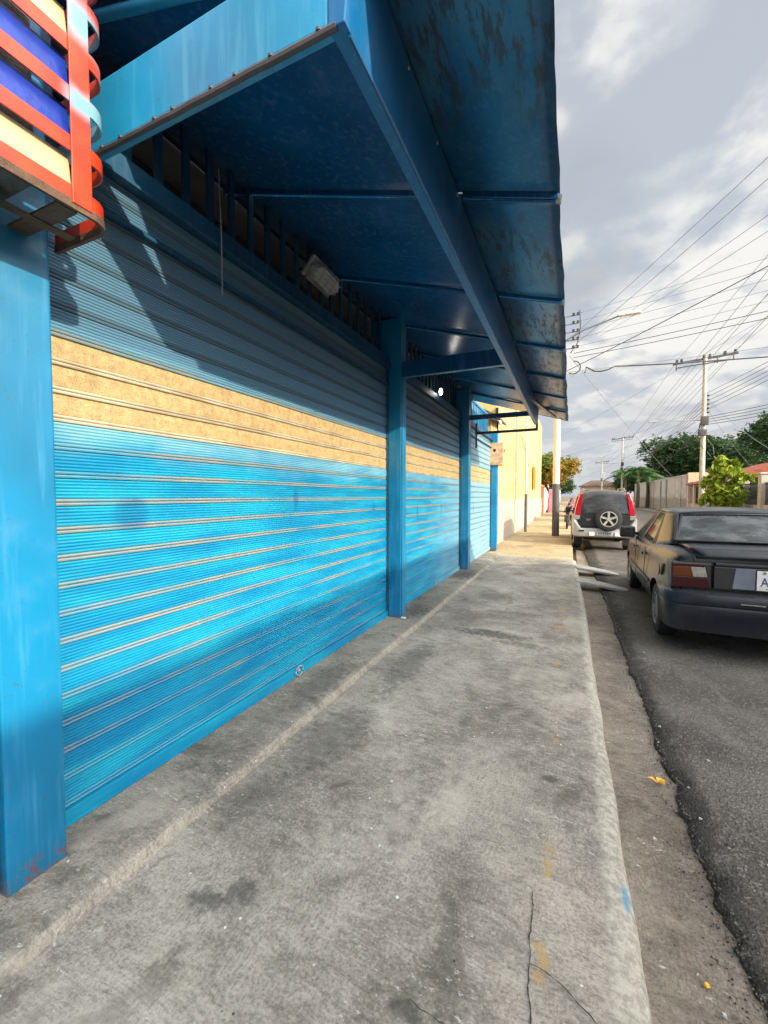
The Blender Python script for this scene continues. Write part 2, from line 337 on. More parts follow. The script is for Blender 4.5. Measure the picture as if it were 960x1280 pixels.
M_btile = simple('brown_roof', (.11, .07, .05), .9, .35, 3, bmp=.5)

def cage_red():
    m, nt, b, P = newmat('red_enamel_with_overspray')
    s = nd(nt, 'ShaderNodeSeparateXYZ', {0: P}); z = s.outputs[2]; y = s.outputs[1]
    c = mixc(nt, mapr(nt, noi(nt, P, 9, 5), .35, .65), (.42, .026, .008), (.60, .050, .011))
    def g(c0, w): return mapr(nt, mth(nt, 'ABSOLUTE', mth(nt, 'SUBTRACT', mth(nt, 'ADD', z, mth(nt, 'MULTIPLY', noi(nt, P, 14, 3), .04)), c0)), w, w*.2)
    o = mth(nt, 'MAXIMUM', g(2.905, .06), g(3.16, .09))
    o = mth(nt, 'MULTIPLY', o, mapr(nt, y, .80, .86))
    c = mixc(nt, mth(nt, 'MULTIPLY', o, .85), c, (.10, .42, .52))
    c = mixc(nt, mth(nt, 'MULTIPLY', mapr(nt, noi(nt, P, 30, 5, .7), .60, .70), .5), c, (.10, .03, .02))
    setb(nt, b, col=c, rough=.38); return m
M_red = cage_red()

def leafmat(name, a, b_, c3=None, trans=.25):
    m, nt, b, P = newmat(name)
    f = noi(nt, P, 1.3, 4); f2 = noi(nt, P, 9, 3)
    c = mixc(nt, mapr(nt, mth(nt, 'ADD', mth(nt, 'MULTIPLY', f, .6), mth(nt, 'MULTIPLY', f2, .4)), .36, .64), a, b_)
    if c3: c = mixc(nt, mapr(nt, noi(nt, P, .55, 3), .47, .56), c, c3)
    setb(nt, b, col=c, rough=.6, spec=.3)
    tr = nd(nt, 'ShaderNodeBsdfTranslucent', {0: c}); out = [n for n in nt.nodes if n.type == 'OUTPUT_MATERIAL'][0]
    mx = nd(nt, 'ShaderNodeMixShader', {0: trans, 1: b.outputs[0], 2: tr.outputs[0]}); nt.links.new(mx.outputs[0], out.inputs[0])
    return m
M_leaf_dark = leafmat('leaves_dark_green', (.025, .06, .02), (.06, .115, .035))
M_leaf_lime = leafmat('leaves_lime', (.12, .20, .015), (.34, .40, .03))
M_leaf_or = leafmat('leaves_green_orange', (.08, .13, .02), (.19, .22, .03), (.42, .23, .02))
M_leaf_palm = leafmat('leaves_palm', (.05, .12, .035), (.11, .20, .05))
M_bark = simple('bark', (.12, .09, .065), .9, .3, 6, bmp=.6)

def car_paint(name, col, dust=.35, rough=.28, coat=.35, spec=.55):
    m, nt, b, P = newmat(name)
    f = noi(nt, P, 2.2, 6, .65); up = nd(nt, 'ShaderNodeSeparateXYZ', {0: nd(nt, 'ShaderNodeNewGeometry').outputs['Normal']}).outputs[2]
    z = nd(nt, 'ShaderNodeSeparateXYZ', {0: P}).outputs[2]
    d = mth(nt, 'MULTIPLY', mapr(nt, f, .35, .7), dust)
    d = mth(nt, 'ADD', d, mth(nt, 'MULTIPLY', mapr(nt, up, .7, 1.0), dust*.7))
    d = mth(nt, 'ADD', d, mapr(nt, z, .5, .2, 0, dust), clamp=True)
    c = mixc(nt, mth(nt, 'MULTIPLY', d, .55), col, (.24, .225, .205))
    sc = mapr(nt, noi(nt, vmap(nt, P, (3, 3, 40)), 2.0, 5, .7), .66, .72)
    c = mixc(nt, mth(nt, 'MULTIPLY', sc, .3), c, (.4, .4, .4))
    setb(nt, b, col=c, rough=mth(nt, 'ADD', rough, mth(nt, 'MULTIPLY', d, .4)), coat=coat, spec=spec,
         normal=bump(nt, noi(nt, P, 3, 2), .08, .02))
    return m
M_sedan = car_paint('dark_blue_grey_car_paint', (.006, .0085, .015), .09, .24, .05, .38)
M_suvp = car_paint('dark_grey_car_paint', (.03, .03, .032), .25)
M_silver = car_paint('silver_white_car_paint', (.36, .35, .32), .25)
M_wcar = car_paint('white_car_paint', (.62, .62, .6), .1)
M_gcar = car_paint('grey_car_paint', (.13, .14, .15), .3)
def glassmat(name, tint, mixf=.55, rough=.06, dust=.25):
    m, nt, b, P = newmat(name)
    out = [n for n in nt.nodes if n.type == 'OUTPUT_MATERIAL'][0]
    setb(nt, b, col=(.012, .014, .016), rough=rough, spec=.8)
    t = nd(nt, 'ShaderNodeBsdfTransparent', {0: (*tint, 1)})
    df = nd(nt, 'ShaderNodeBsdfDiffuse', {0: (.3, .31, .31, 1)})
    fr = nd(nt, 'ShaderNodeLayerWeight', {0: .35}).outputs[1]
    mx = nd(nt, 'ShaderNodeMixShader', {0: mth(nt, 'ADD', mth(nt, 'MULTIPLY', fr, .7), 1-mixf, clamp=True), 1: t.outputs[0], 2: b.outputs[0]})
    dm = mth(nt, 'MULTIPLY', mapr(nt, noi(nt, vmap(nt, P, (1, 1, 2)), 3.5, 6, .65), .4, .7), dust)
    mx2 = nd(nt, 'ShaderNodeMixShader', {0: mth(nt, 'ADD', dm, dust*.3), 1: mx.outputs[0], 2: df.outputs[0]})
    nt.links.new(mx2.outputs[0], out.inputs[0]); return m
M_glass = glassmat('car_window_glass', (.62, .68, .68), .8, dust=.32)  # dust film raised to stand in for grey reflections on the panes
M_glassd = glassmat('dark_tinted_glass', (.15, .16, .17), .4, dust=.12)
M_redl = simple('red_lamp_lens', (.035, .0012, .002), .25, .15, 20, bmp=0)
M_ambl = simple('amber_lamp_lens', (.10, .022, .003), .25, .15, 20, bmp=0)
M_whtl = simple('clear_lamp_lens', (.26, .245, .21), .12, .3, 40, bmp=0)
M_redl2 = simple('bright_red_lamp_lens', (.36, .006, .018), .15, .1, 20, bmp=0)
M_rim = simple('silver_rim', (.55, .55, .54), .35, .1, 10, .5)
M_plate = simple('plate_white', (.66, .66, .62), .45, .1, 20)
M_ink = simple('plate_ink_blue', (.03, .04, .16), .5, .1, 20, bmp=0)
M_greypatch = simple('grey_primer', (.14, .16, .20), .5, .15, 6)
M_seat = simple('grey_seat_fabric', (.07, .075, .08), .9, .2, 10)
M_orange = simple('orange_box_paint', (.62, .24, .03), .6, .2, 6)
M_meter = simple('meter_box_beige', (.52, .34, .19), .8, .4, 9, bmp=.5)
M_ribglass = simple('lamp_ribbed_glass', (.42, .43, .41), .3, .15, 20)
def emis(name, col, s):
    m, nt, b, P = newmat(name); setb(nt, b, col=col); b.inputs['Emission Color'].default_value = (*col, 1); b.inputs['Emission Strength'].default_value = s; return m
M_bulb = emis('lit_bulb', (1, .95, .85), 12)
M_pink = simple('pink_paint', (.6, .2, .25), .7, .3, 4)

# ------------------------------------------------------------ mesh helpers
def tag(o, label=None, cat=None, group=None, kind=None):
    if label: o['label'] = label
    if cat: o['category'] = cat
    if group: o['group'] = group
    if kind: o['kind'] = kind
    return o
def empty(name, loc, label, cat, group=None, rz=0):
    o = bpy.data.objects.new(name, None); COL.objects.link(o); o.location = loc; o.rotation_euler = (0, 0, rz); o.empty_display_size = .2
    return tag(o, label, cat, group)
def mesh(name, verts, faces, mats, parent=None, fm=None, smooth=False):
    me = bpy.data.meshes.new(name); me.from_pydata([tuple(v) for v in verts], [], faces)
    mats = mats if isinstance(mats, (list, tuple)) else [mats]
    for m in mats: me.materials.append(m)
    if fm: me.polygons.foreach_set('material_index', fm)
    if smooth: me.polygons.foreach_set('use_smooth', [True]*len(me.polygons))
    me.validate(); me.update()
    o = bpy.data.objects.new(name, me); COL.objects.link(o)
    if parent: o.parent = parent
    return o
class MB:
    """collects primitives into one mesh"""
    def __init__(s): s.v = []; s.f = []; s.m = []
    def add(s, v, f, mi=0):
        k = len(s.v); s.v += [Vector(p) for p in v]; s.f += [tuple(i+k for i in q) for q in f]; s.m += [mi]*len(f); return s
    def box(s, x0, x1, y0, y1, z0, z1, mi=0, b=0.0):
        if b:
            bm = bmesh.new(); bmesh.ops.create_cube(bm, size=1)
            for v in bm.verts: v.co = Vector(((x0+x1)/2+v.co.x*(x1-x0), (y0+y1)/2+v.co.y*(y1-y0), (z0+z1)/2+v.co.z*(z1-z0)))
            bmesh.ops.bevel(bm, geom=bm.edges[:], offset=b, segments=2, affect='EDGES', profile=.6)
            bm.verts.index_update(); s.add([v.co.copy() for v in bm.verts], [[v.index for v in f.verts] for f in bm.faces], mi); bm.free(); return s
        v = [(x, y, z) for x in (x0, x1) for y in (y0, y1) for z in (z0, z1)]
        return s.add(v, [(0, 1, 3, 2), (4, 6, 7, 5), (0, 4, 5, 1), (2, 3, 7, 6), (0, 2, 6, 4), (1, 5, 7, 3)], mi)
    def quad(s, a, b, c, d, mi=0): return s.add([a, b, c, d], [(0, 1, 2, 3)], mi)
    def bar(s, a, b, w, h, mi=0, up=(0, 0, 1)):
        a = Vector(a); b = Vector(b); d = (b-a).normalized(); u = Vector(up)
        if abs(d.dot(u)) > .98: u = Vector((0, 1, 0))
        x = d.cross(u).normalized(); u = x.cross(d).normalized()
        v = [p+x*sx_*w/2+u*su*h/2 for p in (a, b) for sx_, su in ((-1, -1), (1, -1), (1, 1), (-1, 1))]
        return s.add(v, [(0, 1, 2, 3), (7, 6, 5, 4), (0, 4, 5, 1), (1, 5, 6, 2), (2, 6, 7, 3), (3, 7, 4, 0)], mi)
    def tube(s, pts, r, n=8, mi=0, cap=True, r2=None):
        pts = [Vector(p) for p in pts]; L = len(pts); rings = []
        for i, p in enumerate(pts):
            d = (pts[min(i+1, L-1)]-pts[max(i-1, 0)]).normalized()
            u = Vector((0, 0, 1)) if abs(d.z) < .9 else Vector((0, 1, 0))
            x = d.cross(u).normalized(); u = x.cross(d).normalized()
            rr = r if r2 is None else r+(r2-r)*i/(L-1)
            rings.append([p+(x*math.cos(2*math.pi*k/n)+u*math.sin(2*math.pi*k/n))*rr for k in range(n)])
        v = [p for q in rings for p in q]; f = []
        for i in range(L-1):
            for k in range(n): f.append((i*n+k, i*n+(k+1) % n, (i+1)*n+(k+1) % n, (i+1)*n+k))
        if cap: f.append(tuple(range(n-1, -1, -1))); f.append(tuple((L-1)*n+k for k in range(n)))
        return s.add(v, f, mi)
    def lathe(s, prof, c, axis='z', n=24, mi=0, closed=False, cap=True):
        # prof: (radius, height along axis)
        v = []; f = []; L = len(prof)
        for (r, h) in prof:
            for k in range(n):
                a = 2*math.pi*k/n; p = (r*math.cos(a), r*math.sin(a), h)
                if axis == 'x': p = (h, r*math.cos(a), r*math.sin(a))
                if axis == 'y': p = (r*math.cos(a), h, r*math.sin(a))
                v.append(Vector(p)+Vector(c))
        for i in range(L if closed else L-1):
            j = (i+1) % L
            for k in range(n): f.append((i*n+k, i*n+(k+1) % n, j*n+(k+1) % n, j*n+k))
        if not closed and cap:
            if prof[0][0] > 1e-5: f.append(tuple(range(n-1, -1, -1)))
            if prof[-1][0] > 1e-5: f.append(tuple((L-1)*n+k for k in range(n)))
        return s.add(v, f, mi)
    def build(s, name, mats, parent=None, smooth=False, bevel=0):
        o = mesh(name, s.v, s.f, mats, parent, s.m, smooth)
        bm = bmesh.new(); bm.from_mesh(o.data)
        bmesh.ops.recalc_face_normals(bm, faces=bm.faces[:]); bm.to_mesh(o.data); bm.free()
        if bevel:
            md = o.modifiers.new('bevel', 'BEVEL'); md.width = bevel; md.segments = 2; md.limit_method = 'ANGLE'
        if smooth: autosmooth(o)
        return o
def autosmooth(o, ang=40):
    me = o.data; bm = bmesh.new(); bm.from_mesh(me)
    for e in bm.edges:
        if len(e.link_faces) == 2 and e.calc_face_angle(0) > R(ang): e.smooth = False
    bm.to_mesh(me); bm.free()
def at(u, v, d):
    """point at depth d that the camera sees at photo pixel u, v (used once, to survey positions)"""
    f = Vector((-math.sin(PS)*math.cos(TH), math.cos(PS)*math.cos(TH), -math.sin(TH))); r = Vector((math.cos(PS), math.sin(PS), 0)); u_ = r.cross(f)
    return Vector((0, 0, CZ))+d*(f+r*((u-480)/520)+u_*((640-v)/520))

# ------------------------------------------------------------ the setting
def grid(name, x0, x1, y0, y1, nx, ny, zf, mat, parent=None):
    v = [(x0+(x1-x0)*i/nx, y0+(y1-y0)*j/ny, 0) for j in range(ny+1) for i in range(nx+1)]
    v = [(x, y, zf(x, y)) for x, y, _ in v]
    f = [(j*(nx+1)+i, j*(nx+1)+i+1, (j+1)*(nx+1)+i+1, (j+1)*(nx+1)+i) for j in range(ny) for i in range(nx)]
    return mesh(name, v, f, mat, parent, smooth=True)
g = mesh('ground', [(-900, -300, -.06), (900, -300, -.06), (900, 1600, -.06), (-900, 1600, -.06)], [(0, 1, 2, 3)], M_earth); tag(g, kind='structure')

def nz(x, y, z=0): return noise.noise(Vector((x, y, z)))
# near sidewalk with a worn rounded kerb edge
def ysteps(y0, y1, s0=.03, grow=1.03):
    out = [y0]; s = s0
    while out[-1] < y1: out.append(out[-1]+s); s = min(s*grow if out[-1] > 2 else s, .3)
    out[-1] = y1; return out
ys = ysteps(-3, 10.35, .045, 1.02)
prof = [(-2.6, .160), (-1.50, .17), (-1.0, .172), (-.5, .171), (-.2, .169), (.0, .166), (.10, .163), (.150, .160), (.178, .152), (.192, .138), (.200, .115), (.207, .06), (.212, -.05)]
v = []; f = []; fm = []
for j, y in enumerate(ys):
    for i, (x, z) in enumerate(prof):
        k = 1 if i > 5 else 0
        e = nz(0, y*2.3, 5)*.012+nz(1, y*9, 2)*.004
        sh = (.036*max(0, min(1, (4-y)/2.7))) if y < 6 else -(y-6)*.018
        v.append((x+k*(e+sh), y, z+nz(x*1.5, y*1.5)*.004-(abs(nz(3, y*5, 1))*.010 if 7 < i < 11 else 0)))
n_ = len(prof)
for j in range(len(ys)-1):
    for i in range(n_-1):
        f.append((j*n_+i, j*n_+i+1, (j+1)*n_+i+1, (j+1)*n_+i)); fm.append(0)
o = mesh('sidewalk', v, f, [M_walk], None, fm, True); tag(o, kind='structure'); SIDEWALK = o
def crack(pts, w=.003, z=.174, parent=None):
    P_ = []
    for a, b in zip(pts[:-1], pts[1:]):
        a = Vector((*a, 0)); b = Vector((*b, 0)); n = max(3, int((b-a).length/.012))
        for k in range(n): P_.append(a.lerp(b, k/n)+Vector((nz(a.x*3+k*.31, a.y, 1), nz(a.y*3+k*.27, 2, a.x), 0))*.008)
    v = []; f = []
    for i, p in enumerate(P_):
        d = (P_[min(i+1, len(P_)-1)]-P_[max(i-1, 0)]).normalized(); n = Vector((-d.y, d.x, 0)); ww = w*(.35+1.1*abs(nz(i*.4, 3)))
        v += [p+n*ww+Vector((0, 0, z)), p-n*ww+Vector((0, 0, z))]
        if i: f.append((2*i-2, 2*i-1, 2*i+1, 2*i))
    return mesh('crack', v, f, M_dark, parent)
crack([(-.105, 1.56), (-.103, 1.40), (-.095, 1.25), (-.075, 1.12), (-.07, .95)], .0032, .1745, SIDEWALK)
crack([(-.095, 1.31), (-.03, 1.30), (.04, 1.26), (.10, 1.215)], .0026, .1745, SIDEWALK)
crack([(-.40, 1.07), (-.30, 1.055), (-.24, 1.02), (-.15, 1.035), (-.07, 1.0)], .002, .1755, SIDEWALK)
crack([(-1.0, 5.95), (-.7, 6.05), (-.3, 6.0)], .002, .1765, SIDEWALK)

# raised plinth under the shutters, its front arris worn
v = []; f = []; fm = []
pp = [(-2.6, .222), (-1.95, .221), (-1.62, .219), (-1.565, .217), (-1.538, .212), (-1.527, .200), (-1.512, .150)]
for j, y in enumerate(ys):
    for i, (x, z) in enumerate(pp):
        e = nz(4, y*1.7)*.012+nz(7, y*8)*.005 if i > 2 else 0
        fade = 1 if y < 8 else max(.05, 1-(y-8)/2.2)
        v.append((x+e, y, .15+(z-.15)*(fade if i > 2 else 1)+nz(x*2, y*2, 4)*.003))
n_ = len(pp)
for j in range(len(ys)-1):
    for i in range(n_-1): f.append((j*n_+i, j*n_+i+1, (j+1)*n_+i+1, (j+1)*n_+i)); fm.append(1 if i >= 4 else 0)
o = mesh('shop_step', v, f, [M_plinth, M_nose], None, fm, True); tag(o, kind='structure')

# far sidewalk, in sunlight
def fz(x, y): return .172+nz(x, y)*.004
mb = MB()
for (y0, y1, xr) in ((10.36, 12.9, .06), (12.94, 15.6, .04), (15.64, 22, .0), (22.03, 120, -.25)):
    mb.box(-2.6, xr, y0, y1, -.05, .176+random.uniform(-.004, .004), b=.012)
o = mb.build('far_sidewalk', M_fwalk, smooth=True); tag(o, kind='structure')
# gutter
o = grid('gutter', .15, .75, -3, 60, 14, 300, lambda x, y: .004+.012*abs(x-.33)/.3+nz(x*2, y*2)*.003, M_gut); tag(o, kind='structure')
crack([(.22, 4.05), (.36, 4.02), (.50, 4.05)], .003, .022, o); crack([(.23, 1.35), (.33, 1.30), (.42, 1.36), (.5, 1.33)], .002, .022, o); crack([(.22, 6.3), (.48, 6.26)], .003, .022, o)
# asphalt with a ragged broken edge over the gutter
ysr = [-3+.1*k for k in range(40)]+ysteps(1.0, 14, .010, 1.006); y = 14
while y < 400: y += max(.5, y*.05); ysr.append(y)
xs = [0, .006, .03, .07, .13, .22, .4, .8, 1.6, 3.5, 5.5, 6.9]
def eb(y):
    b = .535 if y < 3 else .535-.012*(y-3)
    if y < 3: b += .035*math.exp(-((y-1.5)/.6)**2)
    if y > 9: b = .46-.03*(y-9) if y < 12 else .37
    return b
def edge_x(y): return eb(y)+.035*nz(0, y*1.2, 9)+.030*nz(2, y*5, 3)+.020*nz(4, y*16, 1)+.012*nz(4, y*45, 1)
v = []; f = []; fm = []
for j, y in enumerate(ysr):
    ex = edge_x(y)
    for i, dx in enumerate(xs):
        h = [.006, .028, .043, .05, .053, .054, .055, .06, .07, .075, .06, .04][i]
        rg = [0, .35, .6, .5, .35, .25, .12, .1, .1, .1, .1, .1][i]
        x = ex+dx+(nz(dx*30, y*30)*.008 if 0 < i < 5 else 0)
        hump = .03*math.exp(-((y-6.05-.3*dx)/.16)**2)*(1 if dx < 2 else 0)*min(1, dx*4)
        v.append((x, y, h+rg*.05*nz(x*22, y*22, 7)*1.1+rg*.02*nz(x*60, y*60, 2)+.006*nz(x, y)+hump))
n_ = len(xs)
for j in range(len(ysr)-1):
    for i in range(n_-1): f.append((j*n_+i, j*n_+i+1, (j+1)*n_+i+1, (j+1)*n_+i)); fm.append(1 if i < 2 else 0)
o = mesh('road', v, f, [M_asph, M_asph_edge], None, fm, True); tag(o, kind='structure')
mb = MB(); mb.box(7.1, 7.25, -20, 300, -.05, .15, b=.015); mb.box(7.255, 9.3, -20, 300, -.05, .15)
o = mb.build('opposite_sidewalk', M_plinth); tag(o, kind='structure')

# ------------------------------------------------------------ the shop
shop = empty('shop_building', (-1.93, 1, .2), 'long blue painted shop with closed roller shutters facing the sidewalk', 'shop')
def P(o):
    """parent to an empty at its place while keeping world coordinates in the mesh"""
    return o
def attach(o, parent):
    o.parent = parent; o.matrix_parent_inverse = Matrix.Translation(parent.location).inverted() if parent.type == 'EMPTY' else Matrix(); return o
FX = -1.93
cols = [(.735, .925), (4.395, 4.56), (7.81, 8.0), (11.1, 11.3)]
for i, (a, b_) in enumerate(cols):
    mb = MB(); mb.box(-2.1, -1.768, a, b_, .2, 3.62 if i < 3 else 3.3, b=.008)
    o = mb.build('column', M_col); attach(o, shop)
    if i == 1:
        s = MB(); s.box(-1.767, -1.757, a+.02, a+.05, .2, 3.0, b=.003); attach(s.build('edge_strip', M_col), shop)
# thin dark joint and a second panel to the left of the first column
mb = MB(); mb.box(-2.1, -1.79, -.2, .70, .2, 2.6); attach(mb.build('side_panel', M_col), shop)
mb = MB(); mb.box(-2.4, -1.80, -3.0, .93, 2.62, 4.4); attach(mb.build('upper_wall', M_grille), shop)

def shutter(y0, y1):
    pitch = .117; zb = .29; ztop = 3.06
    pts = []; mats = []      # (x offset, z), material of the face that follows
    z = zb; k = 0
    while z < ztop:
        # joint zone then seven fine ribs
        bare = 1.955 < z+.03 < 2.29
        s_, b_ = (3, 2) if bare else (1, 0)
        for dx, dz in ((-.012, 0), (.000, .002), (.003, .008), (.000, .0135), (-.009, .0145), (-.009, .016), (-.001, .018), (.002, .023), (.000, .028)):
            pts.append((dx, z+dz)); mats.append(s_)
        pts.append((-.006, z+.030)); mats.append(b_)
        if bare:
            for q in range(3): pts.append((-.004, z+.033+q*.028)); mats.append(b_)
        else:
            rib = (pitch-.032)/6
            for q in range(6):
                z0 = z+.031+q*rib
                for dx, dz in ((-.0045, .0), (.0, .30), (.0008, .55), (.0, .8)): pts.append((dx, z0+dz*rib)); mats.append(b_)
        z += pitch; k += 1
    yy = [y0+(y1-y0)*t/24 for t in range(25)]
    v = [(FX-.012+dx+.004*nz(y*1.3, z_*3, 2), y, z_+.003*nz(y*.9, 1, z_*.3)) for y in yy for dx, z_ in pts]
    L = len(pts); f = []; fm = []
    for j in range(24):
        for i in range(L-1): f.append((j*L+i, (j+1)*L+i, (j+1)*L+i+1, j*L+i+1)); fm.append(mats[i])
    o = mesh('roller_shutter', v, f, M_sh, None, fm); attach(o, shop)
    b = MB(); b.box(FX-.03, FX+.006, y0, y1, .222, .288, b=.004); b.box(FX-.01, FX+.012, y0, y1, .222, .232, b=.002)
    attach(b.build('bottom_rail', [M_sh[0]]), o); 
    # slat end locks
    z = zb
    while z < 3.0: b = MB(); b.box(FX-.01, FX+.004, y1-.018, y1-.001, z+.002, z+.03); attach(b.build('end_lock', M_grille), o); z += pitch
    # guide rails
    for yy0 in (y0-.001, y1-.003):
        b = MB(); b.box(FX-.04, FX+.018, yy0, yy0+.004, .22, 3.05); attach(b.build('guide_rail', M_grille), shop)
    return o
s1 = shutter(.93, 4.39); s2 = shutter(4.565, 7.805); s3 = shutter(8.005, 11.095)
for (y, s) in ((2.64, s1), (6.2, s2)):
    ring = MB(); ring.tube([(FX+.022, y+.045*math.cos(a), .262+.035*math.sin(a)) for a in [2*math.pi*k/20 for k in range(21)]], .0045, 6)
    ring.box(FX+.006, FX+.02, y-.012, y+.012, .255, .275)
    attach(ring.build('pull_ring', M_galv, smooth=True), s)
b = MB(); b.tube([(FX+.03, 3.02, .62), (FX+.03, 3.05, .63)], .004, 6)
# lintels, recess, grille of flat bars, top rail
for (y0, y1) in ((.93, 4.39), (4.565, 7.805), (8.005, 11.095)):
    b = MB(); b.box(-2.04, -1.90, y0, y1, 3.065, 3.185, b=.006); b.box(-1.90, -1.875, y0, y1, 3.062, 3.078, b=.003); attach(b.build('lintel', M_grille), shop)
    b = MB(); b.box(-1.935, -1.90, y0, y1, 2.875, 2.895, b=.003); attach(b.build('header_strip', M_grille), shop)
    gr = MB(); top = 3.70; n = int((y1-y0)/.168)
    for k in range(n):
        y = y0+.10+k*(y1-y0)/n; gr.box(-2.02, -2.0, y, y+.045, 3.18, top)
    gr.box(-2.04, -1.99, y0, y1, top-.01, top+.05, b=.005)
    attach(gr.build('grille', M_grille if y0 < 8 else M_col), shop)
# dark room behind the grille: a back wall with the open air over the farther bays
b = MB(); b.box(-2.62, -2.56, .9, 5.6, 2.8, 4.3); b.box(-2.62, -2.56, 5.61, 12.0, 2.8, 3.765); b.box(-2.55, -2.05, 11.0, 11.05, 3.04, 3.72); b.box(-2.60, -2.03, .9, 11.2, 2.98, 3.03)
attach(b.build('back_wall', M_dark), shop)
b = MB(); b.box(-2.9, -2.262, .935, 11.2, 3.775, 4.2, b=.01); attach(b.build('sun_blocker', M_panelg), shop)  # unseen block added to keep the sun off the back wall
b = MB(); b.box(-6, -2.63, -3, 11.3, .0, 3.7); attach(b.build('shop_body', M_panelg), shop)

# ------------------------------------------------------------ canopy
can = empty('canopy', (-1.2, 5, 3.1), 'blue sheet metal canopy on box beams jutting over the sidewalk', 'canopy')
XO, XI = -.075, -2.24
def zs(x): return 3.10+.30*(XO-x)
CN, CF = 1.08, 9.05
ribs = [2.27, 3.47, 4.6, 5.75, 6.9, 8.05]
edges = [CN]+ribs+[CF]
for k in range(len(edges)-1):
    y0, y1 = edges[k]+.003, edges[k+1]-.003
    nx, ny = 30, 14
    v = []
    for sgn in (0, 1):
        for j in range(ny+1):
            for i in range(nx+1):
                x = XI+(XO-XI)*i/nx; y = y0+(y1-y0)*j/ny
                ex = .014*nz(y*1.7, 3.3, 1)+.007*nz(y*6, 1.1) if i == nx else (.5*.014*nz(y*1.7, 3.3, 1) if i == nx-1 else 0)
                bow = .010*nz(x*1.6, y*1.6, k*3.1)+.006*math.sin(math.pi*j/ny)*nz(x*3, k*2.0, 5)
                sag = .012*nz(y*1.3, 8, 2) if x > -.4 else 0
                v.append((x+ex, y, zs(x)+bow+sag+.004*sgn))
    f = []; N = (nx+1)*(ny+1)
    for j in range(ny):
        for i in range(nx):
            a = j*(nx+1)+i; f.append((a, a+nx+1, a+nx+2, a+1)); f.append((N+a, N+a+1, N+a+nx+2, N+a+nx+1))
    for j in range(ny):
        a = j*(nx+1)+nx; f.append((a, a+nx+1, N+a+nx+1, N+a)); a = j*(nx+1); f.append((a+nx+1, a, N+a, N+a+nx+1))
    for i in range(nx):
        f.append((i+1, i, N+i, N+i+1)); a = ny*(nx+1)+i; f.append((a, a+1, N+a+1, N+a))
    fm = []
    for q in f:
        xm = sum(v[i][0] for i in q)/4; fm.append(1 if xm > -.6 else 0)
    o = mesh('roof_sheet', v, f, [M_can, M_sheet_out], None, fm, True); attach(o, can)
for y in ribs:
    b = MB()
    for (xa, xb) in ((XI, -.61), (-.555, XO-.004)):
        for dy in (-.020, .012):
            v0 = [(xa, y+dy, zs(xa)-.001), (xa, y+dy+.010, zs(xa)-.001), (xa, y+dy+.010, zs(xa)-.030), (xa, y+dy, zs(xa)-.030)]
            v1 = [(xb, p[1], p[2]-zs(xa)+zs(xb)) for p in v0]
            b.add(v0+v1, [(0, 1, 2, 3), (7, 6, 5, 4), (0, 4, 5, 1), (1, 5, 6, 2), (2, 6, 7, 3), (3, 7, 4, 0)])
    attach(b.build('seam_rib', M_can, bevel=.003), can)
# front fascia beam
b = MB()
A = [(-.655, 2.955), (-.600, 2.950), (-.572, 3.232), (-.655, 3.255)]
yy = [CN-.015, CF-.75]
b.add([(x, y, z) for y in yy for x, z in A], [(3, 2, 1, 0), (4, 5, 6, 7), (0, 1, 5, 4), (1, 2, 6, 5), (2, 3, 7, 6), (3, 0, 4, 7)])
fb = b.build('fascia_beam', M_fascia_shaded, bevel=.004); attach(fb, can)
b = MB(); b.tube([(-.603, y, 2.948+.002*nz(y*9, 0)) for y in [CN+.02+.05*k for k in range(int((CF-CN-.8)/.05))]], .007, 6)

attach(b.build('weld_bead', M_can, smooth=True), fb)
y = 1.5
for k in range(14):
    b = MB(); b.lathe([(.0, 0), (.006, .001), (.005, .006), (0, .008)], (-.577, y, 3.205), 'x', 8); y += .36
    attach(b.build('rivet', M_galv), fb)
# near cross beam (catches the sun), its rolled lower lip, and the roof's end tube
gb = MB(); gb.box(-2.02, -.657, CN-.012, CN+.035, 2.966, 3.215, b=.006); gbo = gb.build('cross_beam', M_beam_lit); attach(gbo, can)
b = MB(); b.tube([(x, CN-.006+.003*nz(x*9, 2), 2.958+.003*nz(x*7, 1)) for x in [-1.95+.03*k for k in range(45)]], .011, 8)
for k in range(9): b.lathe([(0, -.006), (.009, -.003), (.010, .003), (0, .006)], (-1.80+.14*k+random.uniform(-.05, .05), CN-.011, 2.966), 'z', 9)
attach(b.build('weld_bead', M_pgrey, smooth=True), gbo)
b = MB(); b.tube([(-2.2, CN+.055, zs(-2.2)-.045), (-.66, CN+.055, zs(-.66)-.045)], .020, 10); attach(b.build('end_tube', M_beam_lit, smooth=True), can)
# brackets and rod farther on
b = MB(); b.box(-1.767, -.657, 4.44, 4.50, 2.965, 3.14, b=.005); attach(b.build('cross_beam', M_can), can)
b = MB(); b.box(-1.767, -.657, 7.93, 7.97, 3.06, 3.15, b=.004); attach(b.build('cross_beam', M_can), can)
b = MB(); b.bar((-1.79, 8.58, 2.90), (-.62, 8.58, 2.905), .035, .05); b.bar((-1.79, 8.58, 2.6), (-1.79, 8.58, 3.1), .03, .03); b.bar((-.625, 8.58, 2.88), (-.625, 8.58, 3.2), .04, .06); attach(b.build('tie_rod', M_pgrey), can)
b = MB(); b.bar((-.61, 6.6, 3.10), (-.30, 8.6, 3.12), .05, .03); attach(b.build('brace', M_can), can)
# small torn tabs on the outer edge
for y in ribs[:3]:
    b = MB(); b.add([(XO-.004, y-.02, 3.095), (XO+.012, y-.01, 3.09), (XO+.006, y+.02, 3.06), (XO-.02, y+.01, 3.07)], [(0, 1, 2, 3)]); attach(b.build('edge_tab', M_galv), can)

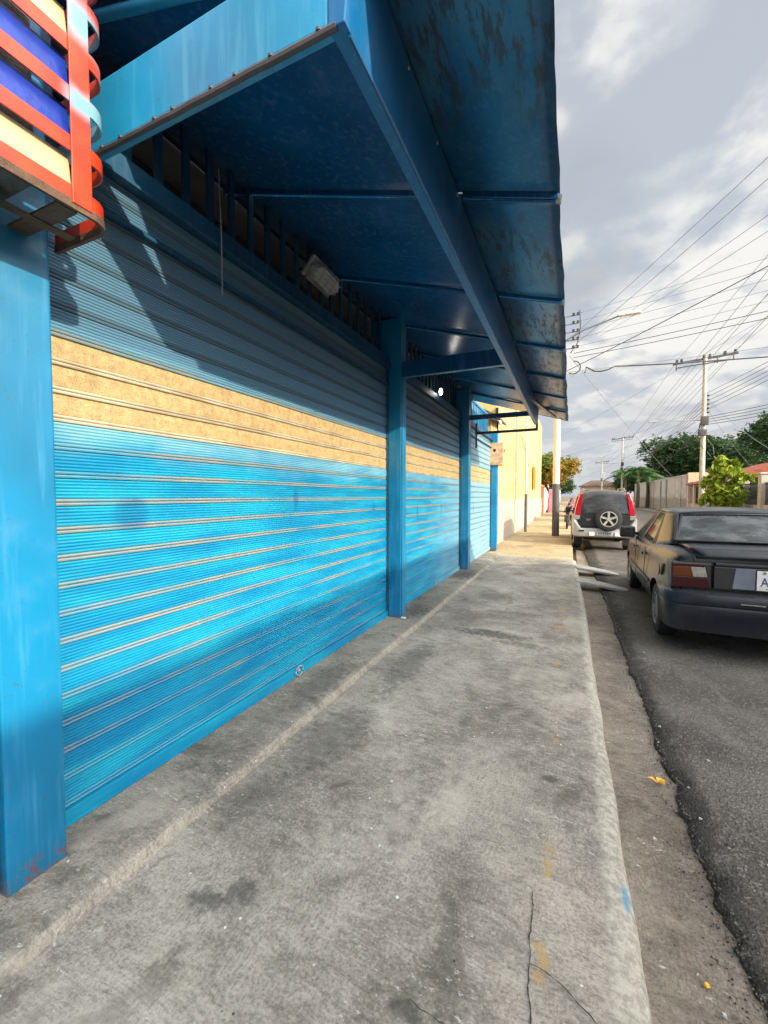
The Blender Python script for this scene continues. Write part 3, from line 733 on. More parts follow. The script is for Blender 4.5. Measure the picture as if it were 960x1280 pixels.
# ------------------------------------------------------------ cage with louvres over the first column
cage = empty('metal_cage', (-1.6, .5, 2.56), 'red metal cage with cream and blue louvres above the first blue column', 'cage')
X1 = -1.47
bars_z = [2.588+.153*k for k in range(9)]
def hoop_path(z, ext=0):
    pts = [(X1, -1.2, z), (X1, .895, z)]
    for k in range(1, 9):
        a = math.pi/2*k/8; pts.append((X1-.07+.07*math.cos(a), .895+.07*math.sin(a), z))
    pts.append((-1.80, .965, z)); return pts
def strip(mb, pts, h, t, mi=0):
    # flat bar standing on edge, following pts in plan
    P_ = [Vector(p) for p in pts]
    v = []; f = []
    for i, p in enumerate(P_):
        d = (P_[min(i+1, len(P_)-1)]-P_[max(i-1, 0)]).normalized(); n = Vector((d.y, -d.x, 0))
        for s_, hz in ((t/2, -h/2), (t/2, h/2), (-t/2, h/2), (-t/2, -h/2)): v.append(p+n*s_+Vector((0, 0, hz)))
        if i:
            a = (i-1)*4; c_ = i*4
            for k in range(4): f.append((a+k, a+(k+1) % 4, c_+(k+1) % 4, c_+k))
    f.append((0, 1, 2, 3)); L = len(P_)*4; f.append((L-1, L-2, L-3, L-4))
    mb.add(v, f, mi)
for z in bars_z:
    b = MB(); strip(b, hoop_path(z), .048, .006); attach(b.build('hoop_bar', M_red), cage)
names = ['cream', 'blue', 'blue', 'cream', 'cream', 'blue', 'blue', 'cream']
for k, z in enumerate(bars_z[:-1]):
    b = MB(); z0 = z+.030; z1 = z+.030+.098
    # slightly tilted louvre blade
    b.add([(X1-.012, -1.2, z0), (X1-.012, .845, z0), (X1-.03, .845, z1), (X1-.03, -1.2, z1), (X1-.016, -1.2, z0), (X1-.016, .845, z0), (X1-.034, .845, z1), (X1-.034, -1.2, z1)],
          [(0, 1, 2, 3), (7, 6, 5, 4), (0, 4, 5, 1), (2, 6, 7, 3), (1, 5, 6, 2), (0, 3, 7, 4)])
    o = b.build('louvre', M_cream if names[k] == 'cream' else M_enblue); attach(o, cage); o['label'] = ('cream' if names[k] == 'cream' else 'blue')+' louvre blade'
b = MB(); b.box(X1+.004, X1+.010, .835, .895, 2.556, 3.95, b=.002); attach(b.build('corner_post', M_red), cage)
b = MB()
for y in (-1.1, -.35): b.box(X1-.016, X1-.005, y, y+.03, 2.556, 3.9)
attach(b.build('inner_post', M_red), cage)
b = MB(); strip(b, [(X1, -1.2, 2.553)]+hoop_path(2.553)[1:], .028, .012)
b.box(-1.80, X1-.012, .80, .86, 2.538, 2.546); b.box(-1.80, X1-.01, .25, .29, 2.538, 2.546); b.box(-1.80, X1-.01, -.45, -.41, 2.538, 2.546)
b.box(-1.66, -1.62, -1.2, .93, 2.533, 2.5375)
attach(b.build('bottom_frame', M_rust), cage)
b = MB()
for k, z in enumerate(bars_z[:8]):
    for y in (-.3, .25, .82):
        b.box(X1-.02, X1-.006, y-.012, y+.012, z+.024, z+.030)
attach(b.build('clips', M_galv), cage)
ac = empty('air_conditioner', (-1.62, .2, 2.56), 'dusty grey air conditioner inside the red louvred cage', 'air conditioner')
b = MB(); b.box(-1.79, -1.51, -.65, .76, 2.572, 3.1, b=.012); attach(b.build('housing', M_dust), ac)
b = MB()
for k in range(9): b.box(-1.77, -1.55, -.6+k*.12, -.55+k*.12, 2.560, 2.571)
attach(b.build('vent', M_blackpl), ac)
b = MB(); b.box(-1.70, -1.58, .56, .70, 2.552, 2.571, b=.006); attach(b.build('junction_box', M_galv), ac)
b = MB(); b.box(-1.68, -1.60, .585, .675, 2.546, 2.5515, b=.001); attach(b.build('box_lid', M_steel), ac)

# ------------------------------------------------------------ lamps under the canopy
L_ = empty('bulkhead_lamp', (-1.9, 3.0, 3.42), 'grey ribbed bulkhead lamp hanging under the canopy above the first shutter', 'lamp'); L_.rotation_euler = (R(-12), R(-48), R(4)); L_.scale = (1.2, 1.25, 1.2)
pr = [(0, -.05), (.05, -.048), (.062, -.03), (.065, .0), (.06, .02)]
v = []; 
b = MB(); n = 28
for (r, h) in pr[::-1]:
    for k in range(n):
        a = 2*math.pi*k/n; rr = r*(1+.05*math.cos(a*14)) if r > .04 else r
        yy_ = (math.sin(a)*rr)+(.065 if math.sin(a) > 0 else -.065)*(1 if r > 0 else .8); v.append((math.cos(a)*rr, yy_, h))
f = [(i*n+k, i*n+(k+1) % n, (i+1)*n+(k+1) % n, (i+1)*n+k) for i in range(4) for k in range(n)]
b.add(v, f); o = b.build('glass_cover', M_ribglass, L_, smooth=True)
b = MB()
for x in (-.03, 0, .03): b.box(x-.004, x+.004, -.115, .115, -.058, -.050, b=.002)
for y in (-.06, .0, .06): b.box(-.055, .055, y-.003, y+.003, -.056, -.050, b=.001)
b.build('guard', M_galv, L_)
b = MB(); b.box(-.075, .075, -.14, .14, .018, .045, b=.01); b.build('base', M_galv, L_)
b = MB(); b.tube([(0, 0, .04), (0, 0, .12), (-.03, 0, .2), (-.05, 0, .26)], .009, 8); b.build('bracket', M_pgrey, L_, smooth=True)
b = MB(); b.tube([(-.02, -.1, .03), (-.12, -.12, .0), (-.18, -.06, -.04), (-.2, .04, 0), (-.17, .09, .08)], .004, 6); b.build('cord', M_wire, L_, smooth=True)
B_ = empty('light_bulb', (-1.85, 6.24, 3.215), 'small lit white bulb above the second shutter', 'light bulb')
b = MB(); b.lathe([(0, -.05), (.020, -.038), (.026, 0), (.022, .03), (.014, .05)], (0, 0, 0), 'z', 14); b.build('bulb', M_bulb, B_, smooth=True)
b = MB(); b.lathe([(.016, .05), (.02, .055), (.02, .09), (.01, .1)], (0, 0, 0), 'z', 12); b.tube([(0, 0, .1), (-.02, 0, .3), (-.06, 0, .40)], .004, 6); b.build('socket', M_blackpl, B_)
b = MB(); b.tube([(-1.88, 1.86, 3.5), (-1.87, 1.865, 3.1), (-1.865, 1.86, 2.78)], .004, 6); o = b.build('hanging_cord', M_wire2, smooth=True); tag(o, 'thin grey cord hanging straight in front of the grille near the cross beam', 'cord')

# ------------------------------------------------------------ yellow building beyond the shop
yb = empty('yellow_building', (-2.1, 12, .17), 'cream yellow plastered building beyond the blue shop, sunlit', 'building')
b = MB(); b.box(-6, -2.05, 12.55, 33, .1, 6.7)
attach(b.build('wall', M_ywall), yb)
b = MB(); b.box(-2.05, -2.0, 12.55, 33, .1, 2.05-.6, b=.01); attach(b.build('wall_base', M_ywall), yb)
b = MB(); b.box(-6, -2.12, 11.32, 12.52, .1, 3.55, b=.02); attach(b.build('end_bay', M_rough), yb)
b = MB(); b.box(-2.12, -1.98, 11.33, 11.62, .17, 2.5, b=.015); b.box(-2.12, -2.0, 12.0, 12.5, .17, 3.9, b=.01); attach(b.build('pilaster', M_rough), yb)
b = MB(); b.box(-2.12, -2.02, 11.62, 11.99, .17, 3.9); attach(b.build('pier', M_ywall), yb)
rb = random.Random(3)
b = MB(); z = .2
while z < 2.5:
    b.box(-1.978, -1.955-rb.uniform(0, .01), 11.35+rb.uniform(0, .04), 11.58-rb.uniform(0, .05), z, z+rb.uniform(.12, .24), b=.012); z += .26
attach(b.build('exposed_brick', M_rough), yb)
b = MB(); b.add([(-2.7, 11.2, 4.2), (-1.75, 11.2, 3.72), (-1.75, 12.6, 3.72), (-2.7, 12.6, 4.2), (-2.7, 11.2, 4.14), (-1.75, 11.2, 3.66), (-1.75, 12.6, 3.66), (-2.7, 12.6, 4.14)], [(0, 1, 2, 3), (7, 6, 5, 4), (0, 4, 5, 1), (1, 5, 6, 2), (2, 6, 7, 3), (3, 7, 4, 0)]); attach(b.build('eave', M_btile), yb)
b = MB(); b.bar((-2.02, 17.2, .2), (-2.02, 17.2, 5.0), .06, .02); b.bar((-2.02, 22.0, .2), (-2.02, 22.0, 5.0), .08, .02); b.bar((-2.01, 19, 4.3), (-2.01, 23, 3.1), .03, .03); attach(b.build('wall_pipe', M_galv), yb)
mbx = empty('meter_box', (-1.9, 11.3, 2.7), 'peeling beige meter box mounted at the corner beside the shop', 'meter box')
b = MB(); b.box(-2.05, -1.62, 11.05, 11.35, 2.42, 3.0, b=.01); attach(b.build('housing', M_meter), mbx)
b = MB(); b.box(-1.617, -1.612, 11.08, 11.32, 2.46, 2.96, b=.003); attach(b.build('door', M_meter), mbx)
b = MB(); b.lathe([(.05, 0), (.05, .012), (0, .014)], (-1.615, 11.22, 2.8), 'x', 14); b.lathe([(.04, 0), (.04, .012), (0, .014)], (-1.83, 11.048, 2.8), 'y', 14); attach(b.build('glass', M_dark), mbx)
wl = MB(); wl.lathe([(0, -.05), (.04, -.03), (.05, .02), (.02, .07)], (-1.75, 11.4, 3.55), 'z', 12); wl.tube([(-1.75, 11.4, 3.6), (-1.95, 11.4, 3.68)], .012, 6); tag(wl.build('wall_lamp', M_white, smooth=True), 'tiny white lamp under the brown eave above the meter box', 'lamp')
ob = MB(); ob.box(-2.0, -1.9, 25, 25.7, 2.0, 3.3, b=.02); ob.box(-1.897, -1.88, 25.1, 25.6, 2.1, 3.2, b=.01); tag(ob.build('wall_sign', M_orange), 'orange yellow box fixed to the yellow wall', 'sign')
# pipes / poles on the sidewalk
def two_tone_pole(name, x, y, r, zt, zc, label, cat, top, low, n=14):
    e = empty(name, (x, y, .17), label, cat)
    b = MB(); b.tube([(x, y, .17), (x, y, zc)], r*1.02, n); attach(b.build('painted_base', low, smooth=True), e)
    b = MB(); b.tube([(x, y, zc), (x, y, zt)], r, n, r2=r*.85); attach(b.build('shaft', top, smooth=True), e)
    return e
two_tone_pole('steel_post', -1.66, 17.6, .055, 4.9, 1.7, 'thin post by the yellow wall, white above and dark grey below', 'post', M_spole, M_pgrey)
up1 = two_tone_pole('utility_pole', -.5, 16.2, .12, 9.4, 2.05, 'white utility pole with dark painted base on the left sidewalk', 'utility pole', M_spole, M_pgrey)
# rack of insulators and lamp arm
b = MB(); 
for k in range(5):
    z = 6.78+k*.28; b.bar((-.5, 16.2, z), (.14, 16.15, z), .03, .03)
    attach(b.build('rack_arm', M_wire2), up1); b = MB()
for k in range(5):
    z = 6.78+k*.28
    for xx in (-.02, .12):
        b = MB(); b.lathe([(.02, -.05), (.05, -.04), (.03, -.01), (.05, .02), (.02, .05)], (xx, 16.1, z+.03), 'z', 10); attach(b.build('insulator', M_pgrey, smooth=True), up1)
b = MB(); b.tube([(-.45, 16.2, 7.0), (.3, 16.0, 7.3), (1.35, 15.8, 7.52)], .03, 8); attach(b.build('lamp_arm', M_wire2, smooth=True), up1)
b = MB(); b.box(1.30, 1.95, 15.72, 15.92, 7.50, 7.60, b=.03); attach(b.build('lamp_head', M_white), up1)
b = MB(); b.tube([(.17, 16.0, 8.0), (.20, 16.0, 7.4), (.12, 16, 6.9), (-.1, 16.1, 6.6)], .015, 6)
b.tube([(.0+.22*math.sin(a), 16.05, 6.08+.22*math.cos(a)) for a in [k*.35 for k in range(12)]], .018, 6); attach(b.build('cable_loop', M_wire, smooth=True), up1)

# red gate & painted posts further up
b = MB(); b.box(-2.045, -1.97, 12.50, 12.545, .17, 4.2); attach(b.build('dark_crevice', M_dark), yb)  # dark strip laid on the wall for the shade in a crevice
gt = empty('red_gate', (-2.1, 35, .2), 'red brick coloured gate past the yellow building', 'gate')
b = MB()
for k in range(9): b.box(-2.3, -2.1, 33.2+k*.5, 33.45+k*.5, .1, 2.4)
b.box(-2.35, -2.05, 33.1, 37.6, 2.3, 2.5); b.box(-2.35, -2.05, 33.1, 37.6, .9, 1.05); attach(b.build('bars', M_redb), gt)
b = MB(); b.box(-2.5, -2.0, 37.7, 38.3, .1, 2.3, b=.03); attach(b.build('gate_post', M_white), gt)
b = MB(); b.box(-1.8, -1.1, 38.8, 44, .1, 2.2, b=.04); tag(b.build('garden_wall', M_pink), 'pinkish garden wall between the red gate and the orange tree', 'wall')

# ------------------------------------------------------------ concrete ramp planks over the gutter
for k, (y, w, lab) in enumerate(((9.45, .42, 'flat concrete ramp slab over the gutter, farther one by the dark off-roader'), (7.95, .38, 'flat concrete ramp slab over the gutter, nearer one with the gap beneath'))):
    b = MB(); pts = []
    for i in range(9):
        t = i/8; x = .10+t*.78; z = .178-.10*t**1.3
        hw = w/2*(1-.5*t**3); pts.append((x, y-.1*t, z, hw))
    vv = []
    for (x, yc, z, hw) in pts: vv += [(x, yc-hw, z), (x, yc+hw, z), (x, yc+hw, z-.045), (x, yc-hw, z-.045)]
    ff = [(0, 1, 2, 3), (35, 34, 33, 32)]
    for i in range(8):
        a = i*4; c_ = a+4
        for q in range(4): ff.append((a+q, a+(q+1) % 4, c_+(q+1) % 4, c_+q))
    b.add(vv, ff); o = b.build('ramp_slab', M_ramp, bevel=.008); tag(o, lab, 'ramp', 'concrete ramp slabs at the kerb')

# ------------------------------------------------------------ cars
def boolcut(o, cutters):
    for c_ in cutters:
        md = o.modifiers.new('cut', 'BOOLEAN'); md.operation = 'DIFFERENCE'; md.object = c_; md.solver = 'EXACT'
    dg = bpy.context.evaluated_depsgraph_get(); dg.update()
    me = bpy.data.meshes.new_from_object(o.evaluated_get(dg)); old = o.data; o.modifiers.clear(); o.data = me; me.name = o.name
    for c_ in cutters: bpy.data.objects.remove(c_)
    return o
def wheel(parent, x, y, r, w, side, spokes=5, rimmat=None):
    e = MB(); R_ = r; prof = [(r*.62, -w/2), (r*.80, -w/2), (r*.93, -w/2*.92), (r*.985, -w/2*.7), (r, -w/2*.3), (r, w/2*.3), (r*.985, w/2*.7), (r*.93, w/2*.92), (r*.80, w/2), (r*.62, w/2)]
    e.lathe(prof, (0, 0, 0), 'x', 36, closed=True)
    t = e.build('wheel', M_black, parent, smooth=True); t.location = (x, y, r)
    m_ = MB(); s = side
    m_.lathe([(r*.63, -w/2*s), (r*.60, -w/2*s*1.0), (r*.57, -w*.2*s), (0, -w*.15*s)], (0, 0, 0), 'x', 32)
    # outer side is +side
    m_.lathe([(r*.64, w/2*s*.98), (r*.60, w/2*s*1.02), (r*.56, w*.25*s), (r*.52, w*.05*s)], (0, 0, 0), 'x', 32, cap=False)
    m_.lathe([(r*.53, w*.06*s), (0, w*.05*s)], (0, 0, 0), 'x', 32, mi=1)
    m_.lathe([(r*.16, w*.20*s), (r*.15, w*.42*s), (0, w*.44*s)], (0, 0, 0), 'x', 16)
    for k in range(spokes):
        a = 2*math.pi*k/spokes; ca, sa = math.cos(a), math.sin(a)
        m_.bar((w*.36*s, ca*r*.1, sa*r*.1), (w*.40*s, ca*r*.60, sa*r*.60), r*.16, w*.12, up=(1, 0, 0))
    m_.build('rim', [rimmat or M_rim, M_dark], t, smooth=True)
    return t
def loft(name, stations, mat, parent, sub=2):
    """stations: (y, [(halfwidth, z)...]) from the bottom centre round to the top centre; mirrored"""
    v = []; f = []; rings = []
    for y, pr_ in stations:
        pts = [(-w, y, z) for w, z in pr_]+[(w, y, z) for w, z in reversed(pr_) if w > 1e-4]
        # first point may be centre
        pts2 = []
        for w, z in pr_: pts2.append((w, y, z))
        for w, z in reversed(pr_):
            if w > 1e-4: pts2.append((-w, y, z))
        rings.append(list(range(len(v), len(v)+len(pts2)))); v += pts2
    n = len(rings[0])
    for a, b_ in zip(rings[:-1], rings[1:]):
        for k in range(n): f.append((a[k], a[(k+1) % n], b_[(k+1) % n], b_[k]))
    f.append(tuple(reversed(rings[0]))); f.append(tuple(rings[-1]))
    o = mesh(name, v, f, mat, parent, smooth=True)
    bm = bmesh.new(); bm.from_mesh(o.data)
    # triangulate end caps from a centre vertex so that the subdivision stays tidy
    bmesh.ops.recalc_face_normals(bm, faces=bm.faces[:]); bm.to_mesh(o.data); bm.free()
    md = o.modifiers.new('sub', 'SUBSURF'); md.levels = sub; md.render_levels = sub
    return o
def bake(o):
    dg = bpy.context.evaluated_depsgraph_get(); dg.update()
    me = bpy.data.meshes.new_from_object(o.evaluated_get(dg)); o.modifiers.clear(); o.data = me; me.name = o.name; return o
def cyl_cutter(x0, x1, y, z, r):
    b = MB(); b.lathe([(r, x0), (r, x1)], (0, y, z), 'x', 40); o = b.build('cutter', M_dark); return o
def patch(name, P4, mat, parent, nu=8, nv=6, bow=(0, 0, 0), th=.004, sm=True):
    """quad a b c d (a-b bottom, d-c top), bowed by vector bow*bulge; given thickness"""
    a, b_, c_, d = [Vector(p) for p in P4]; bw = Vector(bow); n = (b_-a).cross(d-a).normalized()
    v = []
    for s in (0, 1):
        for j in range(nv+1):
            for i in range(nu+1):
                s_, t = i/nu, j/nv
                p = (a.lerp(b_, s_)).lerp(d.lerp(c_, s_), t)+bw*(1-(2*s_-1)**2)*1.0+n*(-th*s)
                v.append(p)
    N = (nu+1)*(nv+1); f = []
    for j in range(nv):
        for i in range(nu):
            q = j*(nu+1)+i; f.append((q, q+1, q+nu+2, q+nu+1)); f.append((N+q, N+q+nu+1, N+q+nu+2, N+q+1))
    for i in range(nu):
        f.append((i+1, i, N+i, N+i+1)); q = nv*(nu+1)+i; f.append((q, q+1, N+q+1, N+q))
    for j in range(nv):
        q = j*(nu+1); f.append((q, q+nu+1, N+q+nu+1, N+q)); q += nu; f.append((q+nu+1, q, N+q, N+q+nu+1))
    return mesh(name, v, f, mat, parent, smooth=False)

def sedan(name, loc, rz, label, paint, group=None, detail=True):
    e = empty(name, loc, label, 'car', group, rz)
    # lower body; y=0 is the rear bumper face, +y forward
    def sec(zb, wb, ws, zc, wc, zsh, wsh, zd, wd):
        return [(0, zb), (wb, zb), (ws, zb+.10), (wc+.012, zc-.02), (wc, zc+.05), (wsh+.012, zsh-.03), (wsh-.015, zsh+.01), (wd, zd), (0, zd+.02)]
    st = [(.10, sec(.32, .60, .70, .55, .74, .86, .70, .955, .60)),
          (.115, sec(.30, .66, .76, .55, .79, .90, .745, 1.015, .64)),
          (.17, sec(.28, .68, .79, .55, .815, .93, .775, 1.05, .665)),
          (.60, sec(.24, .70, .81, .55, .84, .95, .80, 1.065, .70)),
          (.95, sec(.22, .70, .815, .55, .845, .95, .805, 1.05, .71)),
          (1.6, sec(.20, .70, .815, .55, .845, .945, .805, .985, .74)),
          (2.4, sec(.20, .70, .815, .55, .845, .935, .805, .965, .74)),
          (3.2, sec(.20, .70, .81, .55, .84, .915, .80, .965, .70)),
          (3.7, sec(.22, .70, .80, .55, .825, .86, .785, .92, .66)),
          (4.15, sec(.26, .66, .76, .52, .79, .75, .74, .80, .62)),
          (4.30, sec(.30, .58, .68, .50, .70, .66, .66, .70, .55))]
    body = loft('body', st, paint, e)
    bake(body)
    # subdivided caps: fine. wheel arches
    boolcut(body, [cut_at(e, cyl_cutter(-.95, -.60, .75, .30, .335)), cut_at(e, cyl_cutter(.60, .95, .75, .30, .335)), cut_at(e, cyl_cutter(-.95, -.60, 3.40, .30, .335)), cut_at(e, cyl_cutter(.60, .95, 3.40, .30, .335))])
    body.data.polygons.foreach_set('use_smooth', [True]*len(body.data.polygons)); autosmooth(body, 35)
    for x, s in ((-.735, -1), (.735, 1)):
        for y in (.75, 3.40): wheel(e, x, y, .292, .185, s, 8 if detail else 6, M_steel)
    b = MB(); b.box(-.66, .66, .42, 3.75, .19, .30); b.build('underbody', M_dark, e)
    # greenhouse
    A0, B0, C0, D0 = (.735, 3.18, .955), (.765, 2.30, .955), (.765, 1.42, .965), (.72, .74, 1.045)
    A1, B1, C1, D1 = (.55, 2.52, 1.345), (.575, 2.10, 1.362), (.575, 1.62, 1.365), (.53, 1.20, 1.345)
    RW = (.665, .60, 1.075)
    def mir(p, s): return (p[0]*s, p[1], p[2])
    def lp(a, b_, t): return tuple(a[i]+(b_[i]-a[i])*t for i in range(3))
    for s in (-1, 1):
        o_ = (.02*s, 0, 0)
        # door glasses, inset between the pillars
        def inset(q, k=.06):
            c = Vector((sum(p[0] for p in q)/4, sum(p[1] for p in q)/4, sum(p[2] for p in q)/4)); return [Vector(p).lerp(c, k) for p in q]
        patch('window', inset([mir(B0, s), mir(A0, s), mir(A1, s), mir(B1, s)]), M_glass, e, 4, 4)
        patch('window', inset([mir(C0, s), mir(B0, s), mir(B1, s), mir(C1, s)]), M_glass, e, 4, 4)
        # black frames
        fr = MB()
        for a, b_ in ((A0, A1), (A1, B1), (B1, C1), (C1, C0), (B0, B1)):
            fr.bar(mir(a, s), mir(b_, s), .045 if (a, b_) != (B0, B1) else .07, .022, up=(s, 0, .3))
        for a, b_ in ((A0, B0), (B0, C0)): fr.bar(mir(a, s), mir(b_, s), .03, .022, up=(s, 0, .3))
        fr.build('window_frame', M_blackpl, e)
        # C pillar sweeping from roof to the rear quarter
        pl = MB(); Cm = (.775, 1.42, .93)
        rows = []
        for t in [k/8 for k in range(9)]:
            f_, r_ = Vector(mir(lp(Cm, (.60, 1.60, 1.375), t), s)), Vector(mir(lp((.662, .62, 1.05), (.545, 1.17, 1.362), t), s))
            kb = .25+.75*t; mid_ = f_.lerp(r_, .5)+Vector((s*.03, 0, .012))*kb; q1 = f_.lerp(r_, .75)+Vector((s*.018, 0, .014))*kb; q0 = f_.lerp(r_, .25)+Vector((s*.022, 0, .006))*kb
            rows.append([f_, q0, mid_, q1, r_])
        vv = [p for r_ in rows for p in r_]; ff = [(j*5+i, j*5+i+1, (j+1)*5+i+1, (j+1)*5+i) for j in range(8) for i in range(4)]
        pl.add(vv, ff); po = pl.build('pillar', paint, e, smooth=True); md = po.modifiers.new('s', 'SOLIDIFY'); md.thickness = .02; md.offset = 0
        # A pillar and roof rail in paint
        ap = MB(); ap.bar(mir((.71, 3.24, .95), s), mir((.535, 2.53, 1.355), s), .05, .035); ap.build('pillar', paint, e)
    # roof
    nx, ny = 16, 14; v = []
    for j in range(ny+1):
        t = j/ny; y = 1.17+t*(2.56-1.17); hw = .535+.062*math.sin(math.pi*t)**.5 if 0 < t < 1 else .54
        zc = 1.362+.035*math.sin(math.pi*min(1, max(0, t)))
        for i in range(nx+1):
            s_ = -1+2*i/nx; v.append((hw*s_, y+.05*(1-s_*s_)*(1 if t > .5 else -1)*abs(2*t-1), zc+.03*(1-s_*s_)-.012*(abs(s_) > .95)))
    f = [(j*(nx+1)+i, j*(nx+1)+i+1, (j+1)*(nx+1)+i+1, (j+1)*(nx+1)+i) for j in range(ny) for i in range(nx)]
    ro = mesh('roof', v, f, paint, e, smooth=True); md = ro.modifiers.new('s', 'SOLIDIFY'); md.thickness = .035; md.offset = -.6
    # rear window with black seal
    rw = patch('rear_window', [(-.655, .66, 1.078), (.655, .66, 1.078), (.52, 1.16, 1.345), (-.52, 1.16, 1.345)], M_glass, e, 14, 8, bow=(0, -.10, .015))
    sl = MB()
    def bowp(s_, t): 
        a = Vector((-.655+1.31*s_, .66, 1.078)).lerp(Vector((-.52+1.04*s_, 1.16, 1.345)), t); return a+Vector((0, -.10, .015))*(1-(2*s_-1)**2)
    ring_ = [bowp(k/14, 0) for k in range(15)]+[bowp(1, k/6) for k in range(1, 7)]+[bowp(1-k/14, 1) for k in range(1, 15)]+[bowp(0, 1-k/6) for k in range(1, 7)]
    sl.tube([p+Vector((0, -.004, .006)) for p in ring_], .014, 6); sl.build('seal', M_blackpl, rw, smooth=True)
    patch('windscreen', [(.69, 3.22, .965), (-.69, 3.22, .965), (-.53, 2.54, 1.35), (.53, 2.54, 1.35)], M_glass, e, 12, 6, bow=(0, .12, 0))
    if detail:
        # interior
        for x in (-.36, .36):
            b = MB(); b.box(x-.24, x+.24, 2.0, 2.16, .55, 1.08, b=.05); b.box(x-.13, x+.13, 2.02, 2.12, 1.10, 1.26, b=.04); b.box(x-.24, x+.24, 2.1, 2.6, .42, .58, b=.05); b.build('front_seat', M_seat, e)
        b = MB(); b.box(-.60, .60, .95, 1.15, .55, 1.06, b=.05); b.box(-.60, .60, 1.1, 1.6, .40, .58, b=.05)
        for x in (-.38, .38): b.box(x-.14, x+.14, .92, 1.04, 1.04, 1.15, b=.04)
        b.build('rear_seat', M_seat, e)
        b = MB(); b.box(-.6, .6, .62, .95, 1.03, 1.052); b.build('parcel_shelf', M_seat, e)
        b = MB(); b.box(-.65, .65, 2.85, 3.15, .80, .98, b=.05); b.tube([(-.36+.17*math.cos(a), 2.75-.06*math.sin(a), .93+.15*math.sin(a)) for a in [k*.4 for k in range(17)]], .014, 6); b.build('dashboard', M_blackpl, e)
        # trunk lid: slightly proud panel with shut lines
        tl = MB()
        rows = [(.70, 1.058, .635), (.45, 1.060, .635), (.24, 1.052, .63), (.165, 1.036, .62), (.128, 1.0, .60), (.112, .96, .59)]
        vv = []; nn = 13
        for (y, z, hw) in rows:
            for i in range(nn): s_ = -1+2*i/(nn-1); vv.append((hw*s_, y-.035*(1-s_*s_)*(1 if y < .5 else .6), z+.010*(1-s_*s_)))
        tl.add(vv, [(j*nn+i, j*nn+i+1, (j+1)*nn+i+1, (j+1)*nn+i) for j in range(len(rows)-1) for i in range(nn-1)])
        to = tl.build('trunk_lid', paint, e, smooth=True); md = to.modifiers.new('s', 'SOLIDIFY'); md.thickness = .014; md.offset = 0
        b = MB()
        for s in (-1, 1): b.tube([(s*.642, .66, 1.056), (s*.642, .4, 1.056), (s*.638, .2, 1.042), (s*.615, .12, .99), (s*.60, .085, .93)], .005, 6)
        b.build('shut_line', M_dark, to)
        # recessed dark panel between the lamps
        b = MB(); b.box(-.46, .46, .055, .12, .685, .90, b=.008); pn = b.build('rear_panel', M_blackpl, e)
        b = MB(); b.add([(-.32, .050, .70), (-.15, .050, .70), (-.15, .050, .895), (-.295, .050, .895), (-.32, .056, .70), (-.15, .056, .70), (-.15, .056, .895), (-.295, .056, .895)], [(0, 1, 2, 3), (7, 6, 5, 4), (0, 4, 5, 1), (1, 5, 6, 2), (2, 6, 7, 3), (3, 7, 4, 0)])
        b.build('primer_patch', M_greypatch, pn)
        b = MB(); b.box(-.45, .45, .05, .10, .905, .935, b=.008); b.build('trim_strip', M_blackpl, e)
        # plate
        b = MB(); b.box(-.145, .175, .036, .044, .70, .882, b=.004); pt = b.build('number_plate', M_plate, e)
        cu = bpy.data.curves.new('plate_text', 'FONT'); cu.body = 'AA'; cu.size = .115; cu.extrude = .001; cu.align_x = 'LEFT'
        to_ = bpy.data.objects.new('plate_text', cu); COL.objects.link(to_); to_.rotation_euler = (R(90), 0, 0); to_.location = (-.118, .0345, .742); to_.scale = (.78, 1, 1)
        dg = bpy.context.evaluated_depsgraph_get(); dg.update(); me = bpy.data.meshes.new_from_object(to_.evaluated_get(dg)); bpy.data.objects.remove(to_)
        t_ = bpy.data.objects.new('plate_text', me); COL.objects.link(t_); me.materials.clear(); me.materials.append(M_ink); t_.parent = pt; t_.rotation_euler = (R(90), 0, 0); t_.location = (-.118, .0345, .742); t_.scale = (.78, 1, 1)
        b = MB(); b.lathe([(.012, 0), (.012, .004), (0, .005)], (-.09, .031, .866), 'y', 10); b.box(-.08, .10, .033, .036, .715, .722); b.build('plate_bolt', M_greypatch, pt)
    # tail lamps wrapping the corner
    for s in (-1, 1):
        xo, xi = .80*s, .475*s
        def lens(nm, xa, xb, za, zb_, m_, par, y0=.06, wrap=0):
            b = MB(); tp = lambda z: -s*.05*(z-.685)/.23
            xbs = [xb, xb+tp(za) if abs(xb-xi) < .2 else xb, xb+tp(zb_) if abs(xb-xi) < .2 else xb]
            xas = [xa+tp(za) if abs(xa-xi) < .2 else xa, xa+tp(zb_) if abs(xa-xi) < .2 else xa]
            xbs[1] = xb+(s*0-tp(za)) if abs(xb-xi) < .2 else xb; xbs[2] = xb-tp(zb_) if abs(xb-xi) < .2 else xb
            xas[0] = xa-tp(za) if abs(xa-xi) < .2 else xa; xas[1] = xa-tp(zb_) if abs(xa-xi) < .2 else xa
            b.add([(xas[0], y0, za), (xbs[1], y0, za), (xbs[2], y0, zb_), (xas[1], y0, zb_), (xas[0], y0+.1, za), (xbs[1], y0+.1, za), (xbs[2], y0+.1, zb_), (xas[1], y0+.1, zb_)], [(0, 1, 2, 3), (7, 6, 5, 4), (0, 4, 5, 1), (1, 5, 6, 2), (2, 6, 7, 3), (3, 7, 4, 0)])
            return b.build(nm, m_, par, bevel=.004)
            v0 = [(xa, y0, za), (xb+s*.0, y0, za), (xb, y0, zb_), (xa, y0, zb_)]
            x0_, x1_ = min(xa, xb), max(xa, xb)
            b.box(x0_, x1_, y0, y0+.10, za, zb_, b=.006)
            return b.build(nm, m_, par)
